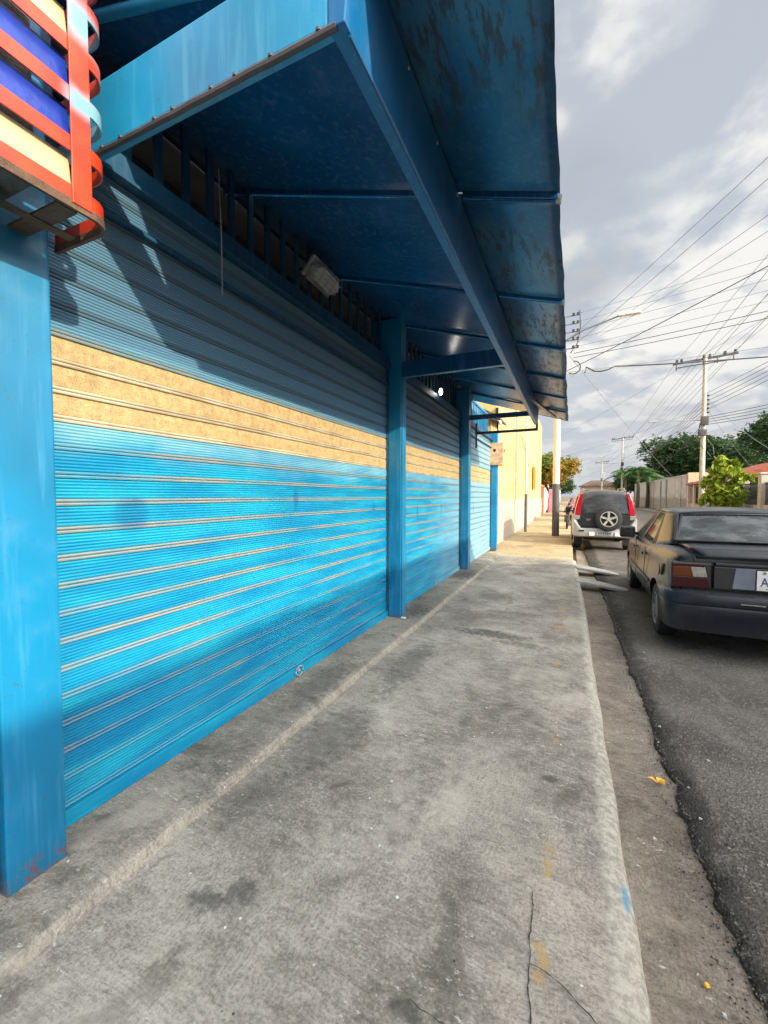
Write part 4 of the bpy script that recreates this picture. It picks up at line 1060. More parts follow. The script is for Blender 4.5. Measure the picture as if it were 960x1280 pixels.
        hb = MB(); hb.box(min(xo, xi)-.0, max(xo, xi), .072, .30, .675, .925, b=.012); h = hb.build('tail_light', M_blackpl, e)
        lens('red_lens', xo-s*.012, xi+s*.012, .685, .785, M_redl, h, .06)
        lens('red_lens', xo-s*.012, xi+s*.012, .888, .915, M_redl, h, .06)
        lens('amber_lens', xo-s*.012, xi+s*.128, .789, .884, M_ambl, h, .058)
        lens('clear_lens', xi+s*.125, xi+s*.012, .789, .884, M_whtl, h, .058)
    # bumper: wraps to the rear wheel arches
    def bump_sec(off, zt):
        pass
    bp = MB(); path = [(-.832, .47), (-.835, .30), (-.828, .15), (-.80, .06), (-.74, .018), (-.5, -.008), (0, -.02), (.5, -.008), (.74, .018), (.80, .06), (.828, .15), (.835, .30), (.832, .47)]
    prf = [(.03, .25), (-.005, .27), (-.015, .40), (-.018, .50), (-.012, .525), (-.024, .535), (-.026, .60), (-.015, .635), (.03, .66), (.16, .668)]
    vv = []; n_ = len(prf)
    for i, (x, y) in enumerate(path):
        a = Vector((*path[min(i+1, len(path)-1)], 0)); c_ = Vector((*path[max(i-1, 0)], 0)); d = (a-c_).normalized(); nrm = Vector((d.y, -d.x, 0))
        for off, z in prf: vv.append(Vector((x, y, z))-nrm*off)
    bp.add(vv, [(j*n_+i, j*n_+i+1, (j+1)*n_+i+1, (j+1)*n_+i) for j in range(len(path)-1) for i in range(n_-1)])
    bo = bp.build('bumper', paint, e, smooth=True); md = bo.modifiers.new('s', 'SOLIDIFY'); md.thickness = .012; md.offset = -1
    if detail:
        b = MB(); b.box(-.28, -.10, -.052, -.045, .572, .580, b=.001); b.box(.02, .06, -.052, -.045, .566, .572, b=.001); b.build('scratch', M_whtl, bo)
        b = MB()
        b.box(-.861, -.853, 1.1, 3.0, .52, .56, b=.003); b.box(.853, .861, 1.1, 3.0, .52, .56, b=.003); b.build('side_moulding', M_blackpl, e)
        b = MB()
        for s in (-1, 1):
            for y in (1.42, 2.32): b.tube([(s*.848, y, .93), (s*.862, y, .60), (s*.842, y, .32)], .004, 5)
        b.build('door_gap', M_dark, body)
        for s in (-1, 1):
            for y in (1.60, 2.48):
                b = MB(); b.box(min(s*.845, s*.868), max(s*.845, s*.868), y, y+.16, .80, .835, b=.008); b.build('door_handle', M_blackpl, e)
            b = MB(); b.box(min(s*.80, s*1.02), max(s*.80, s*1.02), 2.84, 2.98, .91, 1.09, b=.04); b.bar((s*.74, 3.0, .96), (s*.85, 2.94, .99), .05, .04); mo = b.build('wing_mirror', M_blackpl, e)
            b = MB(); b.box(min(s*.83, s*.995), max(s*.83, s*.995), 2.833, 2.838, .935, 1.065, b=.002); b.build('mirror_glass', M_glassd, mo)
        b = MB(); b.lathe([(.07, 0), (.07, .01), (0, .012)], (-.845, .52, .78), 'x', 18); b.build('fuel_cap', paint, body)
        b = MB(); b.box(-.10, .10, 1.13, 1.16, 1.28, 1.31, b=.008); b.build('mirror_inside', M_blackpl, e)
    return e
def cut_at(e, c_):
    c_.matrix_world = Matrix.Translation(e.location) @ Matrix.Rotation(e.rotation_euler.z, 4, 'Z'); c_.location = e.location; c_.rotation_euler = e.rotation_euler; return c_
sedan('parked_sedan', (1.72, 4.85, .045), R(-.6), 'dark blue grey saloon parked on the right, seen from behind', M_sedan)

def suv(name, loc, rz, label, paint, spare=True, s=1.0, group=None, lower=None):
    e = empty(name, loc, label, 'car', group, rz); e.scale = (s, s, s)
    def sec(zb, wb, wm, zs_, wsd, zr, wr): return [(0, zb), (wb, zb), (wm, zb+.16), (wm+.01, .72), (wsd, zs_), (wsd-.03, zs_+.05), (wr+.03, zr-.12), (wr-.06, zr-.01), (0, zr+.02)]
    st = [(.16, sec(.42, .62, .70, .98, .71, 1.60, .58)), (.18, sec(.40, .66, .75, .98, .75, 1.68, .60)), (.26, sec(.36, .68, .775, .98, .775, 1.725, .61)),
          (1.0, sec(.34, .70, .78, .98, .785, 1.745, .62)), (2.1, sec(.34, .70, .78, .97, .785, 1.74, .61)), (2.45, sec(.34, .70, .78, .97, .78, 1.68, .58)),
          (2.95, sec(.34, .70, .78, .95, .775, 1.15, .62)), (3.3, sec(.36, .68, .77, .92, .76, 1.05, .64)), (3.8, sec(.42, .62, .70, .82, .70, .92, .56))]
    body = loft('body', st, paint, e); bake(body)
    cts = [cut_at(e, cyl_cutter(x0, x1, y, .34, .39)) for x0, x1 in ((-.95, -.52), (.52, .95)) for y in (.85, 3.2)]
    if s != 1.0:
        for c_ in cts: c_.scale = (s, s, s)
    boolcut(body, cts)
    body.data.polygons.foreach_set('use_smooth', [True]*len(body.data.polygons)); autosmooth(body, 35)
    for x, sd_ in ((-.66, -1), (.66, 1)):
        for y in (.85, 3.2): wheel(e, x, y, .345, .21, sd_)
    b = MB(); b.box(-.5, .5, .45, 3.6, .3, .44); b.box(-.55, .55, .8, .9, .3, .40); b.build('underbody', M_dark, e)
    rw = patch('rear_window', [(-.60, .118, 1.08), (.60, .118, 1.08), (.50, .185, 1.60), (-.50, .185, 1.60)], M_glassd, e, 8, 4, bow=(0, -.02, 0), th=.03)
    for sd_ in (-1, 1):
        patch('side_window', [(sd_*.800, .45, 1.06), (sd_*.800, 1.3, 1.06), (sd_*.690, 1.3, 1.57), (sd_*.690, .50, 1.57)], M_glassd, e, 3, 3, th=.02*sd_)
        patch('side_window', [(sd_*.800, 1.38, 1.06), (sd_*.800, 2.6, 1.06), (sd_*.690, 2.2, 1.57), (sd_*.690, 1.38, 1.57)], M_glassd, e, 3, 3, th=.02*sd_)
        # tall corner lamp following the pillar
        b = MB(); vv = []
        for (x, z, w) in ((.68, 1.03, .14), (.665, 1.2, .13), (.62, 1.45, .10), (.575, 1.63, .07)):
            yb_ = .10+.06*(z-1.03)
            vv += [(sd_*(x-w/2), yb_, z), (sd_*(x+w/2), yb_+.02, z), (sd_*(x+w/2+.02), yb_+.16, z), (sd_*(x-w/2), yb_+.12, z)]
        ff = [(0, 1, 2, 3), (15, 14, 13, 12)]
        for i in range(3):
            for q in range(4): ff.append((i*4+q, i*4+(q+1) % 4, i*4+4+(q+1) % 4, i*4+4+q))
        b.add(vv, ff); tl = b.build('tail_light', M_redl2, e, bevel=.008)
        b = MB(); b.box(min(sd_*.62, sd_*.77), max(sd_*.62, sd_*.77), .10, .2, .90, 1.02, b=.012); b.build('clear_lens', M_whtl, tl)
        # grey lower corners and bumper ends
    b = MB(); 
    path = [(-.80, .55), (-.81, .25), (-.77, .10), (-.60, .03), (0, 0), (.60, .03), (.77, .10), (.81, .25), (.80, .55)]
    prf = [(.06, .40), (.0, .44), (-.01, .60), (.02, .66), (.14, .67)]; vv = []; n_ = len(prf)
    for i, (x, y) in enumerate(path):
        a = Vector((*path[min(i+1, 8)], 0)); c_ = Vector((*path[max(i-1, 0)], 0)); d = (a-c_).normalized(); nrm = Vector((d.y, -d.x, 0))
        up_ = .30 if abs(x) > .79 else (.26 if abs(x) > .7 else 0)
        for off, z in prf: vv.append(Vector((x, y, z+(up_ if z > .5 else 0)))-nrm*off)
    b.add(vv, [(j*n_+i, j*n_+i+1, (j+1)*n_+i+1, (j+1)*n_+i) for j in range(8) for i in range(n_-1)])
    bo = b.build('bumper', lower or M_silver, e, smooth=True); md = bo.modifiers.new('s', 'SOLIDIFY'); md.thickness = .03; md.offset = -1
    b = MB(); b.box(-.20, .20, -.025, -.005, .47, .59, b=.01); pt = b.build('number_plate', M_galv, e)
    b = MB()
    for k in range(6): b.box(-.16+k*.055, -.125+k*.055, -.032, -.026, .50, .56)
    b.build('plate_text', M_pgrey, pt)
    for x in (-.32, .32):
        b = MB(); b.box(x-.07, x+.07, -.02, .03, .45, .56, b=.015); b.build('plate_guard', M_white, bo)
    for x in (-.58, .58): b = MB(); b.box(x-.07, x+.07, .0, .06, .57, .61, b=.006); b.build('reflector', M_redl, bo)
    for x in (-.62, .60): b = MB(); b.box(x-.08, x+.08, .5, .53, .16, .40, b=.008); b.build('mud_flap', M_black, e)
    for sd_ in (-1, 1):
        b = MB(); b.box(sd_*.52-.012, sd_*.52+.012, .5, 2.0, 1.775, 1.80, b=.006)
        for y in (.5, 1.9): b.box(sd_*.52-.012, sd_*.52+.012, y, y+.06, 1.73, 1.78)
        b.build('roof_rail', M_galv, e)
        b = MB(); b.box(min(sd_*.82, sd_*.98), max(sd_*.82, sd_*.98), 2.55, 2.66, 1.02, 1.2, b=.03); b.box(min(sd_*.76, sd_*.84), max(sd_*.76, sd_*.84), 2.58, 2.64, 1.05, 1.10); b.build('wing_mirror', M_blackpl, e)
    if spare:
        sp = MB(); r = .34; w = .20
        prf2 = [(r*.60, -w/2), (r*.8, -w/2), (r*.95, -w/2*.8), (r, -w/2*.3), (r, w/2*.3), (r*.95, w/2*.8), (r*.8, w/2), (r*.60, w/2)]
        sp.lathe(prf2, (0, 0, 0), 'y', 36, closed=True); t = sp.build('spare_wheel', M_black, e, smooth=True); t.location = (.09, -.01, .93)
        m_ = MB(); m_.lathe([(r*.63, -w/2-.002), (r*.58, -w/2-.006), (r*.54, -.03)], (0, 0, 0), 'y', 30, cap=False); m_.lathe([(r*.55, -.045), (0, -.04)], (0, 0, 0), 'y', 30, mi=1)
        for k in range(5):
            a = 2*math.pi*k/5+math.pi/2; ca, sa = math.cos(a), math.sin(a)
            m_.bar((ca*.02, -.075, sa*.02), (ca*r*.58, -.085, sa*r*.58), .055, .03, up=(0, 1, 0))
        m_.lathe([(.05, -.105), (.05, -.06)], (0, 0, 0), 'y', 12)
        m_.build('rim', [M_silver, M_dark], t, smooth=True)
        b = MB(); b.box(-.46, -.34, .10, .125, .90, .925, b=.003); b.box(-.44, -.37, .10, .125, .87, .885, b=.003); b.build('badge', M_whtl, e)
    b = MB(); b.box(-.62, .62, .108, .135, .70, 1.04, b=.01); b.build('tailgate_panel', M_blackpl, e)
    return e
suv('parked_offroader', (.86, 13.05, .05), R(1.2), 'dark grey off-roader with spare wheel on its back, parked beyond the saloon', M_suvp)
suv('parked_van', (2.05, 24.5, .05), 0, 'white tall car showing behind the right side of the dark off-roader', M_wcar, spare=False, s=1.04, lower=M_wcar)
sedan('distant_car', (-.05+.6, 40, .05), R(1), 'grey car parked far up the street beside the orange tree', M_gcar, detail=False)
sedan('distant_car', (.75, 31, .05), R(1), 'silver car parked just past the dark off-roader, left of it', M_silver, detail=False)
# small motorcycle between pole and the off-roader
mc = empty('motorcycle', (-.15, 20.5, .17), 'small motorcycle standing at the kerb beside the white utility pole', 'motorcycle')
for y in (-.55, .6):
    b = MB(); b.lathe([(.24, -.04), (.29, -.04), (.30, 0), (.29, .04), (.24, .04)], (0, y, .3), 'x', 24, closed=True); b.lathe([(.04, -.05), (.04, .05)], (0, y, .3), 'x', 10)
    for k in range(6): a = k*math.pi/3; b.bar((0, y, .3), (0, y+.25*math.cos(a), .3+.25*math.sin(a)), .012, .012)
    o = b.build('wheel', M_black, mc, smooth=True)
b = MB(); b.box(-.12, .12, -.2, .25, .28, .6, b=.05); b.tube([(0, -.55, .3), (0, -.1, .45), (0, .3, .75), (0, .6, .3)], .03, 8); b.tube([(0, .35, .7), (0, .25, 1.0)], .025, 8); b.build('frame', M_pgrey, mc)
b = MB(); b.box(-.13, .13, -.75, .05, .72, .82, b=.04); b.build('seat', M_blackpl, mc)
b = MB(); b.box(-.13, .13, .0, .35, .72, .92, b=.06); b.build('tank', M_galv, mc)
b = MB(); b.tube([(-.33, .15, 1.02), (-.1, .28, 1.0), (.1, .28, 1.0), (.33, .15, 1.02)], .016, 8); b.build('handlebar', M_steel, mc, smooth=True)
b = MB(); b.box(-.06, .06, -.88, -.78, .66, .74, b=.015); b.build('tail_light', M_redl, mc)

# ------------------------------------------------------------ vegetation
def leaves(name, blobs, n, size, mat, parent, rnd, flat=.5, hang=0):
    v = []; f = []
    tot = sum(b[3]*b[4]*b[5] for b in blobs)
    for (cx, cy, cz_, rx, ry, rz_) in blobs:
        k = int(n*rx*ry*rz_/tot)
        # leaves gather in clumps with gaps between
        ncl = max(6, k//26)
        for c_ in range(ncl):
            while True:
                d = Vector((rnd.uniform(-1, 1), rnd.uniform(-1, 1), rnd.uniform(-1, 1)))
                if .25 < d.length < 1: break
            d = d.normalized()*(d.length**.45)*rnd.uniform(.78, 1.08)
            c0 = Vector((cx+d.x*rx, cy+d.y*ry, cz_+d.z*rz_)); cr = .16*(rx+rz_)/2*rnd.uniform(.6, 1.5)+size*.6
            for q in range(26):
                p = c0+Vector((rnd.gauss(0, 1), rnd.gauss(0, 1), rnd.gauss(0, .75)))*cr*.62
                s = size*rnd.uniform(.6, 1.3); a = Vector((rnd.gauss(0, 1), rnd.gauss(0, 1), rnd.gauss(0, .6)-hang)).normalized(); u = a.cross(Vector((rnd.gauss(0, 1), rnd.gauss(0, 1), rnd.gauss(0, 1)))).normalized()
                i = len(v); v += [p-a*s, p+u*s*.38, p+a*s, p-u*s*.38]; f.append((i, i+1, i+2, i+3))
    return mesh(name, v, f, mat, parent)
def tree(name, x, y, z, h, w, label, mat, seed, n=9000, size=.16, nb=7, trunk=.2, base=.35, group=None, thick=None):
    rnd = random.Random(seed); e = empty(name, (x, y, z), label, 'tree', group)
    b = MB(); th = h*base
    r0 = thick or h*.028
    b.tube([(0, 0, 0), (rnd.uniform(-.1, .1), 0, th*.5), (rnd.uniform(-.15, .15), 0, th), (rnd.uniform(-.2, .2), 0, h*.6)], r0, 9, r2=r0*.45)
    blobs = []
    for k in range(nb):
        a = 2*math.pi*k/nb+rnd.uniform(-.4, .4); rr = w*.28*rnd.uniform(.6, 1.15) if k else 0
        bx, by, bz = rr*math.cos(a), rr*math.sin(a), th+(h-th)*rnd.uniform(.25, .75)
        s = w*rnd.uniform(.20, .29); blobs.append((bx, by, bz, s, s, s*rnd.uniform(.65, .9)))
        b.tube([(0, 0, th*.85), (bx*.5, by*.5, (th+bz)*.5), (bx, by, bz)], r0*.5, 6, r2=r0*.15)
    blobs.append((0, 0, h-w*.2, w*.25, w*.25, w*.19)); blobs.append((0, 0, th+(h-th)*.5, w*.36, w*.36, (h-th)*.34))
    b.build('trunk', M_bark, e, smooth=True)
    leaves('crown', blobs, n, size, mat, e, rnd)
    return e
tree('orange_flowering_tree', -1.9, 43, .17, 5.6, 5.4, 'round tree with green and orange foliage behind the white utility pole', M_leaf_or, 11, 16000, .13, 8)
tree('broad_tree', 16.5, 74, 0, 10.6, 14, 'broad dark green tree behind the white walled house', M_leaf_dark, 12, 26000, .30, 10, base=.3)
tree('broad_tree', 25.5, 62, 0, 11.2, 13, 'tall dark tree at the right edge of the photo, behind the porch house', M_leaf_dark, 13, 26000, .32, 10, base=.3)
tree('broad_tree', 22.5, 84, 0, 11.0, 13, 'dark tree farthest back between the two broad ones', M_leaf_dark, 21, 14000, .34, 8, base=.3)
tree('round_tree', 11.5, 92, 0, 7.0, 8, 'small dark tree beyond the end of the white wall', M_leaf_dark, 14, 9000, .26, 7)
lb = empty('lime_shrub', (8.0, 29.6, .15), 'bright lime green shrub in front of the fence across the street', 'shrub'); lb.scale = (.86, .86, .98)
rnd = random.Random(5); b = MB()
for k in range(7):
    a = k*.9; b.tube([(0, 0, 0), (.3*math.cos(a), .3*math.sin(a), 1.2), (.75*math.cos(a), .6*math.sin(a), 2.4)], .04, 6, r2=.012)
b.build('stem', M_bark, lb, smooth=True)
leaves('foliage', [(0, 0, 2.6, .8, .8, .75), (-.6, 0, 1.9, .6, .6, .6), (.65, .1, 1.9, .65, .6, .65), (0, 0, 1.2, 1.0, .8, .7), (.3, 0, 3.1, .45, .45, .4), (-1.05, 0, 2.3, .28, .3, .3), (1.15, 0, 2.5, .3, .3, .28), (-.3, 0, 3.45, .22, .3, .3), (-1.0, 0, 1.2, .35, .3, .4)], 2600, .20, M_leaf_lime, lb, rnd)
# palm tree: two trunks with arching fronds
pm = empty('palm_tree', (7.5, 60, .15), 'green palm beside the white wall across the street', 'palm tree'); pm.scale = (1.3, 1.3, 1.3)
rnd = random.Random(8)
for (tx, ty, th) in ((0, 0, 3.4), (.9, .8, 3.0), (-1.0, .5, 3.1)):
    b = MB(); b.tube([(tx, ty, 0), (tx+.05, ty, th*.5), (tx, ty, th)], .17, 9, r2=.12); b.build('trunk', M_bark, pm, smooth=True)
    b = MB()
    for k in range(20):
        a = 2*math.pi*k/20+rnd.uniform(-.15, .15); L = rnd.uniform(1.5, 2.2); el = rnd.uniform(.2, 1.25); prev = None
        for q in range(11):
            t = q/10; rr = L*t*math.cos(el)+.2*t; zz_ = th+L*t*math.sin(el)-1.3*t*t*L*.5
            p = Vector((tx+rr*math.cos(a), ty+rr*math.sin(a), zz_)); 
            if prev is not None:
                sd_ = Vector((-math.sin(a), math.cos(a), 0)); ll = .42*math.sin(math.pi*min(1, t*.9+.1))
                for sg in (-1, 1):
                    for hq in (0, .5):
                        pp_ = prev.lerp(p, hq); tip = pp_+sd_*sg*ll+(p-prev).normalized()*.18+Vector((0, 0, -.16)); w_ = (p-prev)*.42
                        b.add([pp_, pp_+w_, tip+w_*.2, tip], [(0, 1, 2, 3)])
            prev = p
    b.build('fronds', M_leaf_palm, pm)

# ------------------------------------------------------------ across the street
ww = empty('white_garden_wall', (9, 56, .15), 'long weathered white wall with grey panels across the street', 'wall')
b = MB(); b.box(9.0, 9.25, 43.3, 75, .1, 3.35, b=.02); b.box(8.94, 9.3, 43.2, 75, 3.35, 3.47, b=.02); attach(b.build('wall', M_wwall), ww)
for (y0, y1) in ((45, 48.5), (51.0, 51.6), (54.0, 54.6), (58.5, 61.5)): b = MB(); b.box(8.93, 8.995, y0, y1, .15, 3.3, b=.01); attach(b.build('grey_panel' if y1-y0 > 1 else 'pilaster', M_panelg if y1-y0 < 1 else M_wwall), ww)
ph = empty('peach_house', (12, 42, .15), 'peach walled house with red tiled porch roof across the street', 'house')
b = MB(); b.box(9.02, 18, 42.8, 43.15, .1, 3.6, b=.02); b.box(10.6, 18, 36.5, 42.7, .1, 3.0); attach(b.build('wall', M_peach), ph)
b = MB(); b.add([(9.6, 35.5, 2.85), (9.6, 43, 2.85), (13.6, 43, 4.15), (13.6, 35.5, 4.15), (18, 35.5, 2.9), (18, 43, 2.9)], [(0, 1, 2, 3), (3, 2, 5, 4), (0, 3, 4), (1, 5, 2)]); attach(b.build('roof', M_tile), ph)
for y in (37.4, 39.6, 41.6):
    b = MB(); b.box(10.54, 10.598, y, y+1.0, .9 if y < 41 else .2, 2.3, b=.01); w_ = b.build('window' if y < 41 else 'door', M_dark); attach(w_, ph)
    b = MB(); b.box(10.50, 10.538, y-.06, y-.002, .84, 2.36); b.box(10.50, 10.538, y+1.002, y+1.06, .84, 2.36); attach(b.build('frame', M_white), w_)
pf = empty('peach_fence', (9, 39, .15), 'low peach fence with white posts and red tile coping across the street', 'fence')
b = MB(); b.box(9.05, 9.25, 35.3, 43.1, .1, 1.0, b=.01); attach(b.build('wall', M_peach), pf)
for k in range(5): b = MB(); b.box(9.0, 9.3, 35.3+k*1.85, 35.6+k*1.85, .1, 2.55, b=.02); attach(b.build('fence_post', M_white), pf)
for k in range(4):
    b = MB(); 
    for q in range(9): b.box(9.13, 9.16, 35.75+k*1.85+q*.17, 35.78+k*1.85+q*.17, 1.0, 2.35)
    b.box(9.12, 9.17, 35.62+k*1.85, 37.13+k*1.85, 2.3, 2.36); attach(b.build('railing', M_peach if k % 2 else M_rust), pf)
b = MB(); b.add([(8.85, 35.1, 2.56), (9.15, 35.1, 2.78), (9.45, 35.1, 2.56), (8.85, 43.1, 2.56), (9.15, 43.1, 2.78), (9.45, 43.1, 2.56)], [(0, 3, 4, 1), (1, 4, 5, 2), (0, 1, 2), (5, 4, 3), (0, 2, 5, 3)]); attach(b.build('coping', M_tile), pf)
gf = empty('white_fence', (9, 25, .15), 'low grey white wall with dark railing and thick pale posts at the right edge', 'fence')
b = MB(); b.box(9.05, 9.25, 12, 34.9, .1, 1.15, b=.01); attach(b.build('wall', M_lowwall), gf)
for k in range(8): b = MB(); b.box(8.95, 9.4, 13.2+k*2.9, 13.6+k*2.9, .1, 2.75, b=.03); b.box(8.9, 9.45, 13.15+k*2.9, 13.65+k*2.9, 2.75, 2.85, b=.02); attach(b.build('fence_post', M_cpole), gf)
for k in range(7):
    b = MB()
    for q in range(16): b.box(9.14, 9.17, 13.7+k*2.9+q*.155, 13.74+k*2.9+q*.155, 1.15, 2.3)
    b.box(9.13, 9.18, 13.61+k*2.9, 16.09+k*2.9, 2.26, 2.32); b.box(9.13, 9.18, 13.61+k*2.9, 16.09+k*2.9, 1.2, 1.26); attach(b.build('railing', M_pgrey), gf)
hd = tag(leaves('hedge', [(10.2, 20+k*2.2, 2.0, .8, 1.3, .6) for k in range(7)], 9000, .13, M_leaf_dark, None, random.Random(31)), 'low green hedge growing behind the dark railing', 'hedge')
rh = empty('porch_house', (13, 26, .15), 'low house with brown tiled porch roof behind the right railing', 'house')
b = MB(); b.box(13.5, 20, 16, 34, .1, 3.0); attach(b.build('wall', M_lowwall), rh)
b = MB(); b.add([(11.2, 15.5, 2.95), (11.2, 34.5, 2.95), (16, 34.5, 4.0), (16, 15.5, 4.0), (21, 15.5, 3.1), (21, 34.5, 3.1), (11.2, 15.5, 2.85), (11.2, 34.5, 2.85)], [(0, 1, 2, 3), (3, 2, 5, 4), (0, 6, 7, 1), (0, 3, 4), (1, 5, 2)]); attach(b.build('roof', M_btile), rh)
for y in (16.5, 21, 25.5, 30, 34): b = MB(); b.box(11.4, 11.65, y, y+.25, .1, 2.86, b=.02); attach(b.build('porch_post', M_white), rh)
for y in (18, 23, 28):
    b = MB(); b.box(13.44, 13.498, y, y+1.6, .9, 2.3, b=.01); w_ = b.build('window', M_dark); attach(w_, rh)
    b = MB(); b.box(13.40, 13.438, y-.08, y-.002, .82, 2.38); b.box(13.40, 13.438, y+1.602, y+1.68, .82, 2.38); attach(b.build('frame', M_white), w_)
# building that closes the street's far end
fh = empty('far_house', (6, 130, 0), 'cream building with brown roof where the street ends', 'house')
b = MB(); b.box(2.5, 11.5, 128, 138, 0, 4.3); attach(b.build('wall', M_peach), fh)
b = MB(); b.add([(1.8, 127, 4.3), (12.2, 127, 4.3), (12.2, 139, 4.3), (1.8, 139, 4.3), (5, 132, 6.0), (9, 132, 6.0)], [(0, 1, 5, 4), (1, 2, 5), (2, 3, 4, 5), (3, 0, 4)]); attach(b.build('roof', M_btile), fh)
for x in (3.5, 6.5, 9.3): b = MB(); b.box(x, x+1.2, 127.94, 127.999, 1.6, 3.2); attach(b.build('window', M_dark), fh)
for k, (x, y, h, w, lab) in enumerate(((-5.5, 75, 6.5, 8, 'green tree behind the orange one on the left side'), (15, 125, 8, 10, 'round tree right of the far cream building'), (-3, 120, 7, 9, 'hazy tree on the left at the end of the street'))):
    tree('street_tree', x, y, 0, h, w, lab, M_leaf_dark, 40+k, 7000, .3, 7)
# house row on the left beyond the gate, and one opposite that shades the near street
lh = empty('left_house', (-5, 60, 0), 'low pale house row on the left behind the orange tree', 'house')
b = MB(); b.box(-9, -2.4, 45, 110, 0, 3.2); attach(b.build('wall', M_wwall), lh)
b = MB(); b.box(-9.3, -2.1, 44.7, 110.3, 3.2, 3.4); attach(b.build('roof', M_btile), lh)
oh = empty('opposite_house', (12, -3, 0), 'two storey house across the street from the blue shop', 'house')
b = MB(); b.box(9.4, 17, -22, 4.6, 0, 5.2); attach(b.build('wall', M_lowwall), oh)
b = MB(); b.box(9.2, 17.2, -22.2, 4.75, 5.2, 5.36); attach(b.build('roof', M_btile), oh)
for y in (-16, -12, -8, -4, -.5):
    for z in (1.0, 3.6):
        b = MB(); b.box(9.34, 9.398, y, y+1.5, z, z+1.3, b=.01); w_ = b.build('window', M_glassd); attach(w_, oh)
        b = MB(); b.box(9.32, 9.42, y-.1, y+1.6, z-.08, z-.002); attach(b.build('sill', M_white), w_)
b = MB(); b.box(9.4, 15, 4.8, 12.0, 0, 2.9); tag(b.build('garage_block', M_peach), 'flat roofed low garage beside the two storey house across the street', 'garage')

# ------------------------------------------------------------ utility poles across the street, and the wires
def upole(x, y, h, label, full=True, sc=1.0):
    e = empty('utility_pole', (x, y, .15), label, 'utility pole', 'utility poles on the right side of the street')
    b = MB(); b.tube([(0, 0, 0), (0, 0, h*.5), (0, 0, h)], .17, 12, r2=.10); b.build('shaft', M_cpole, e, smooth=True)
    b = MB(); b.bar((-1.65, .1, h-.15), (1.65, .1, h+.15), .10, .12); b.bar((-1.5, -.1, h-.45), (1.4, -.1, h-.25), .06, .06)
    for x_ in (-1.5, -.1, .6, 1.4): b.bar((x_, 0, h-.42+.09*x_), (x_, 0, h+.0+.09*x_), .05, .05)
    b.build('crossarm', M_pgrey, e)
    for x_ in (-1.45, -1.2, -.05, .25, 1.0, 1.5):
        b = MB(); b.lathe([(.03, 0), (.09, .03), (.05, .09), (.09, .13), (.03, .2)], (x_, .1, h+.06+.09*x_), 'z', 10); b.build('insulator', M_pgrey, e, smooth=True)
    if full:
        b = MB()
        for k in range(5): b.lathe([(.03, 0), (.08, .03), (.08, .08), (.03, .12)], (.22, 0, h*.66+k*.26), 'z', 8); b.bar((.0, 0, h*.66+k*.26+.06), (.24, 0, h*.66+k*.26+.06), .03, .03)
        b.build('rack', M_pgrey, e)
        b = MB(); b.box(-.25, .12, -.28, -.12, h*.52, h*.56, b=.02); b.box(-.2, .2, -.3, -.12, h*.585, h*.64, b=.03)
        b.tube([(.2, -.1, h*.5), (.5, -.1, h*.45), (.6, -.1, h*.36), (.2, -.1, h*.42)], .03, 6); b.tube([(-.2, -.1, h*.60), (-.3, -.1, h*.5), (0, -.15, h*.44)], .03, 6); b.build('junction_boxes', M_pgrey, e, smooth=True)
        b = MB(); b.bar((.1, 0, h*.53), (1.9, 0, h*.53), .05, .06); b.bar((-.1, 0, h*.62), (-2.4, .2, h*.63), .05, .05); b.build('side_arm', M_galv, e)
        b = MB(); b.box(-2.9, -2.4, .14, .28, h*.627, h*.637, b=.02); b.build('lamp_head', M_galv, e)
    return e
upole(7.45, 32.0, 10.0, 'tall pale concrete utility pole with tilted crossarm across the street')
upole(7.7, 80, 11.1, 'second utility pole down the right side, with flat crossarm', True)
upole(7.3, 124, 10.4, 'third utility pole, farthest away, with equipment boxes', True)
b = MB(); b.box(6.9, 8.0, 123.3, 123.8, 6.2, 7.8, b=.1); tag(b.build('transformer', M_galv), 'grey transformer on the farthest utility pole', 'transformer')
def wire(p0, p1, r, sag, label, mat=M_wire2, group='overhead wires', name='overhead_wire', n=18, cat='wire'):
    p0, p1 = Vector(p0), Vector(p1); pts = []
    for k in range(n+1):
        t = k/n; p = p0.lerp(p1, t); p.z -= sag*4*t*(1-t); pts.append(p)
    b = MB(); b.tube(pts, r*.72, 5, cap=False); o = b.build(name, mat, smooth=True); tag(o, label, cat, group)
    return o
P1 = Vector((7.45, 32.0, .15)); P2 = Vector((7.7, 80, .15)); P3 = Vector((7.3, 124, .15)); U1 = Vector((-.5, 16.2, 0))
# high voltage wires along the right-hand poles, running back over the camera's right
for k, dx in enumerate((-1.45, -.05, 1.0, 1.5)):
    z = 10.2+.09*dx
    w_ = ('leftmost', 'second from the left', 'third from the left', 'rightmost')[k]
    wire(P1+Vector((dx, .1, z)), P2+Vector((dx, .1, z)), .014, .5, w_+' thin wire between the crossarms of the tall and the second pole'); wire(P2+Vector((dx, .1, z)), P3+Vector((dx, .1, z)), .016, .6, w_+' thin wire between the second and the farthest pole')
    wire(P1+Vector((dx, .1, z)), (dx+8.2, -22, 11.2), .012, .5, w_+' thin wire rising from the tall crossarm to the upper right')
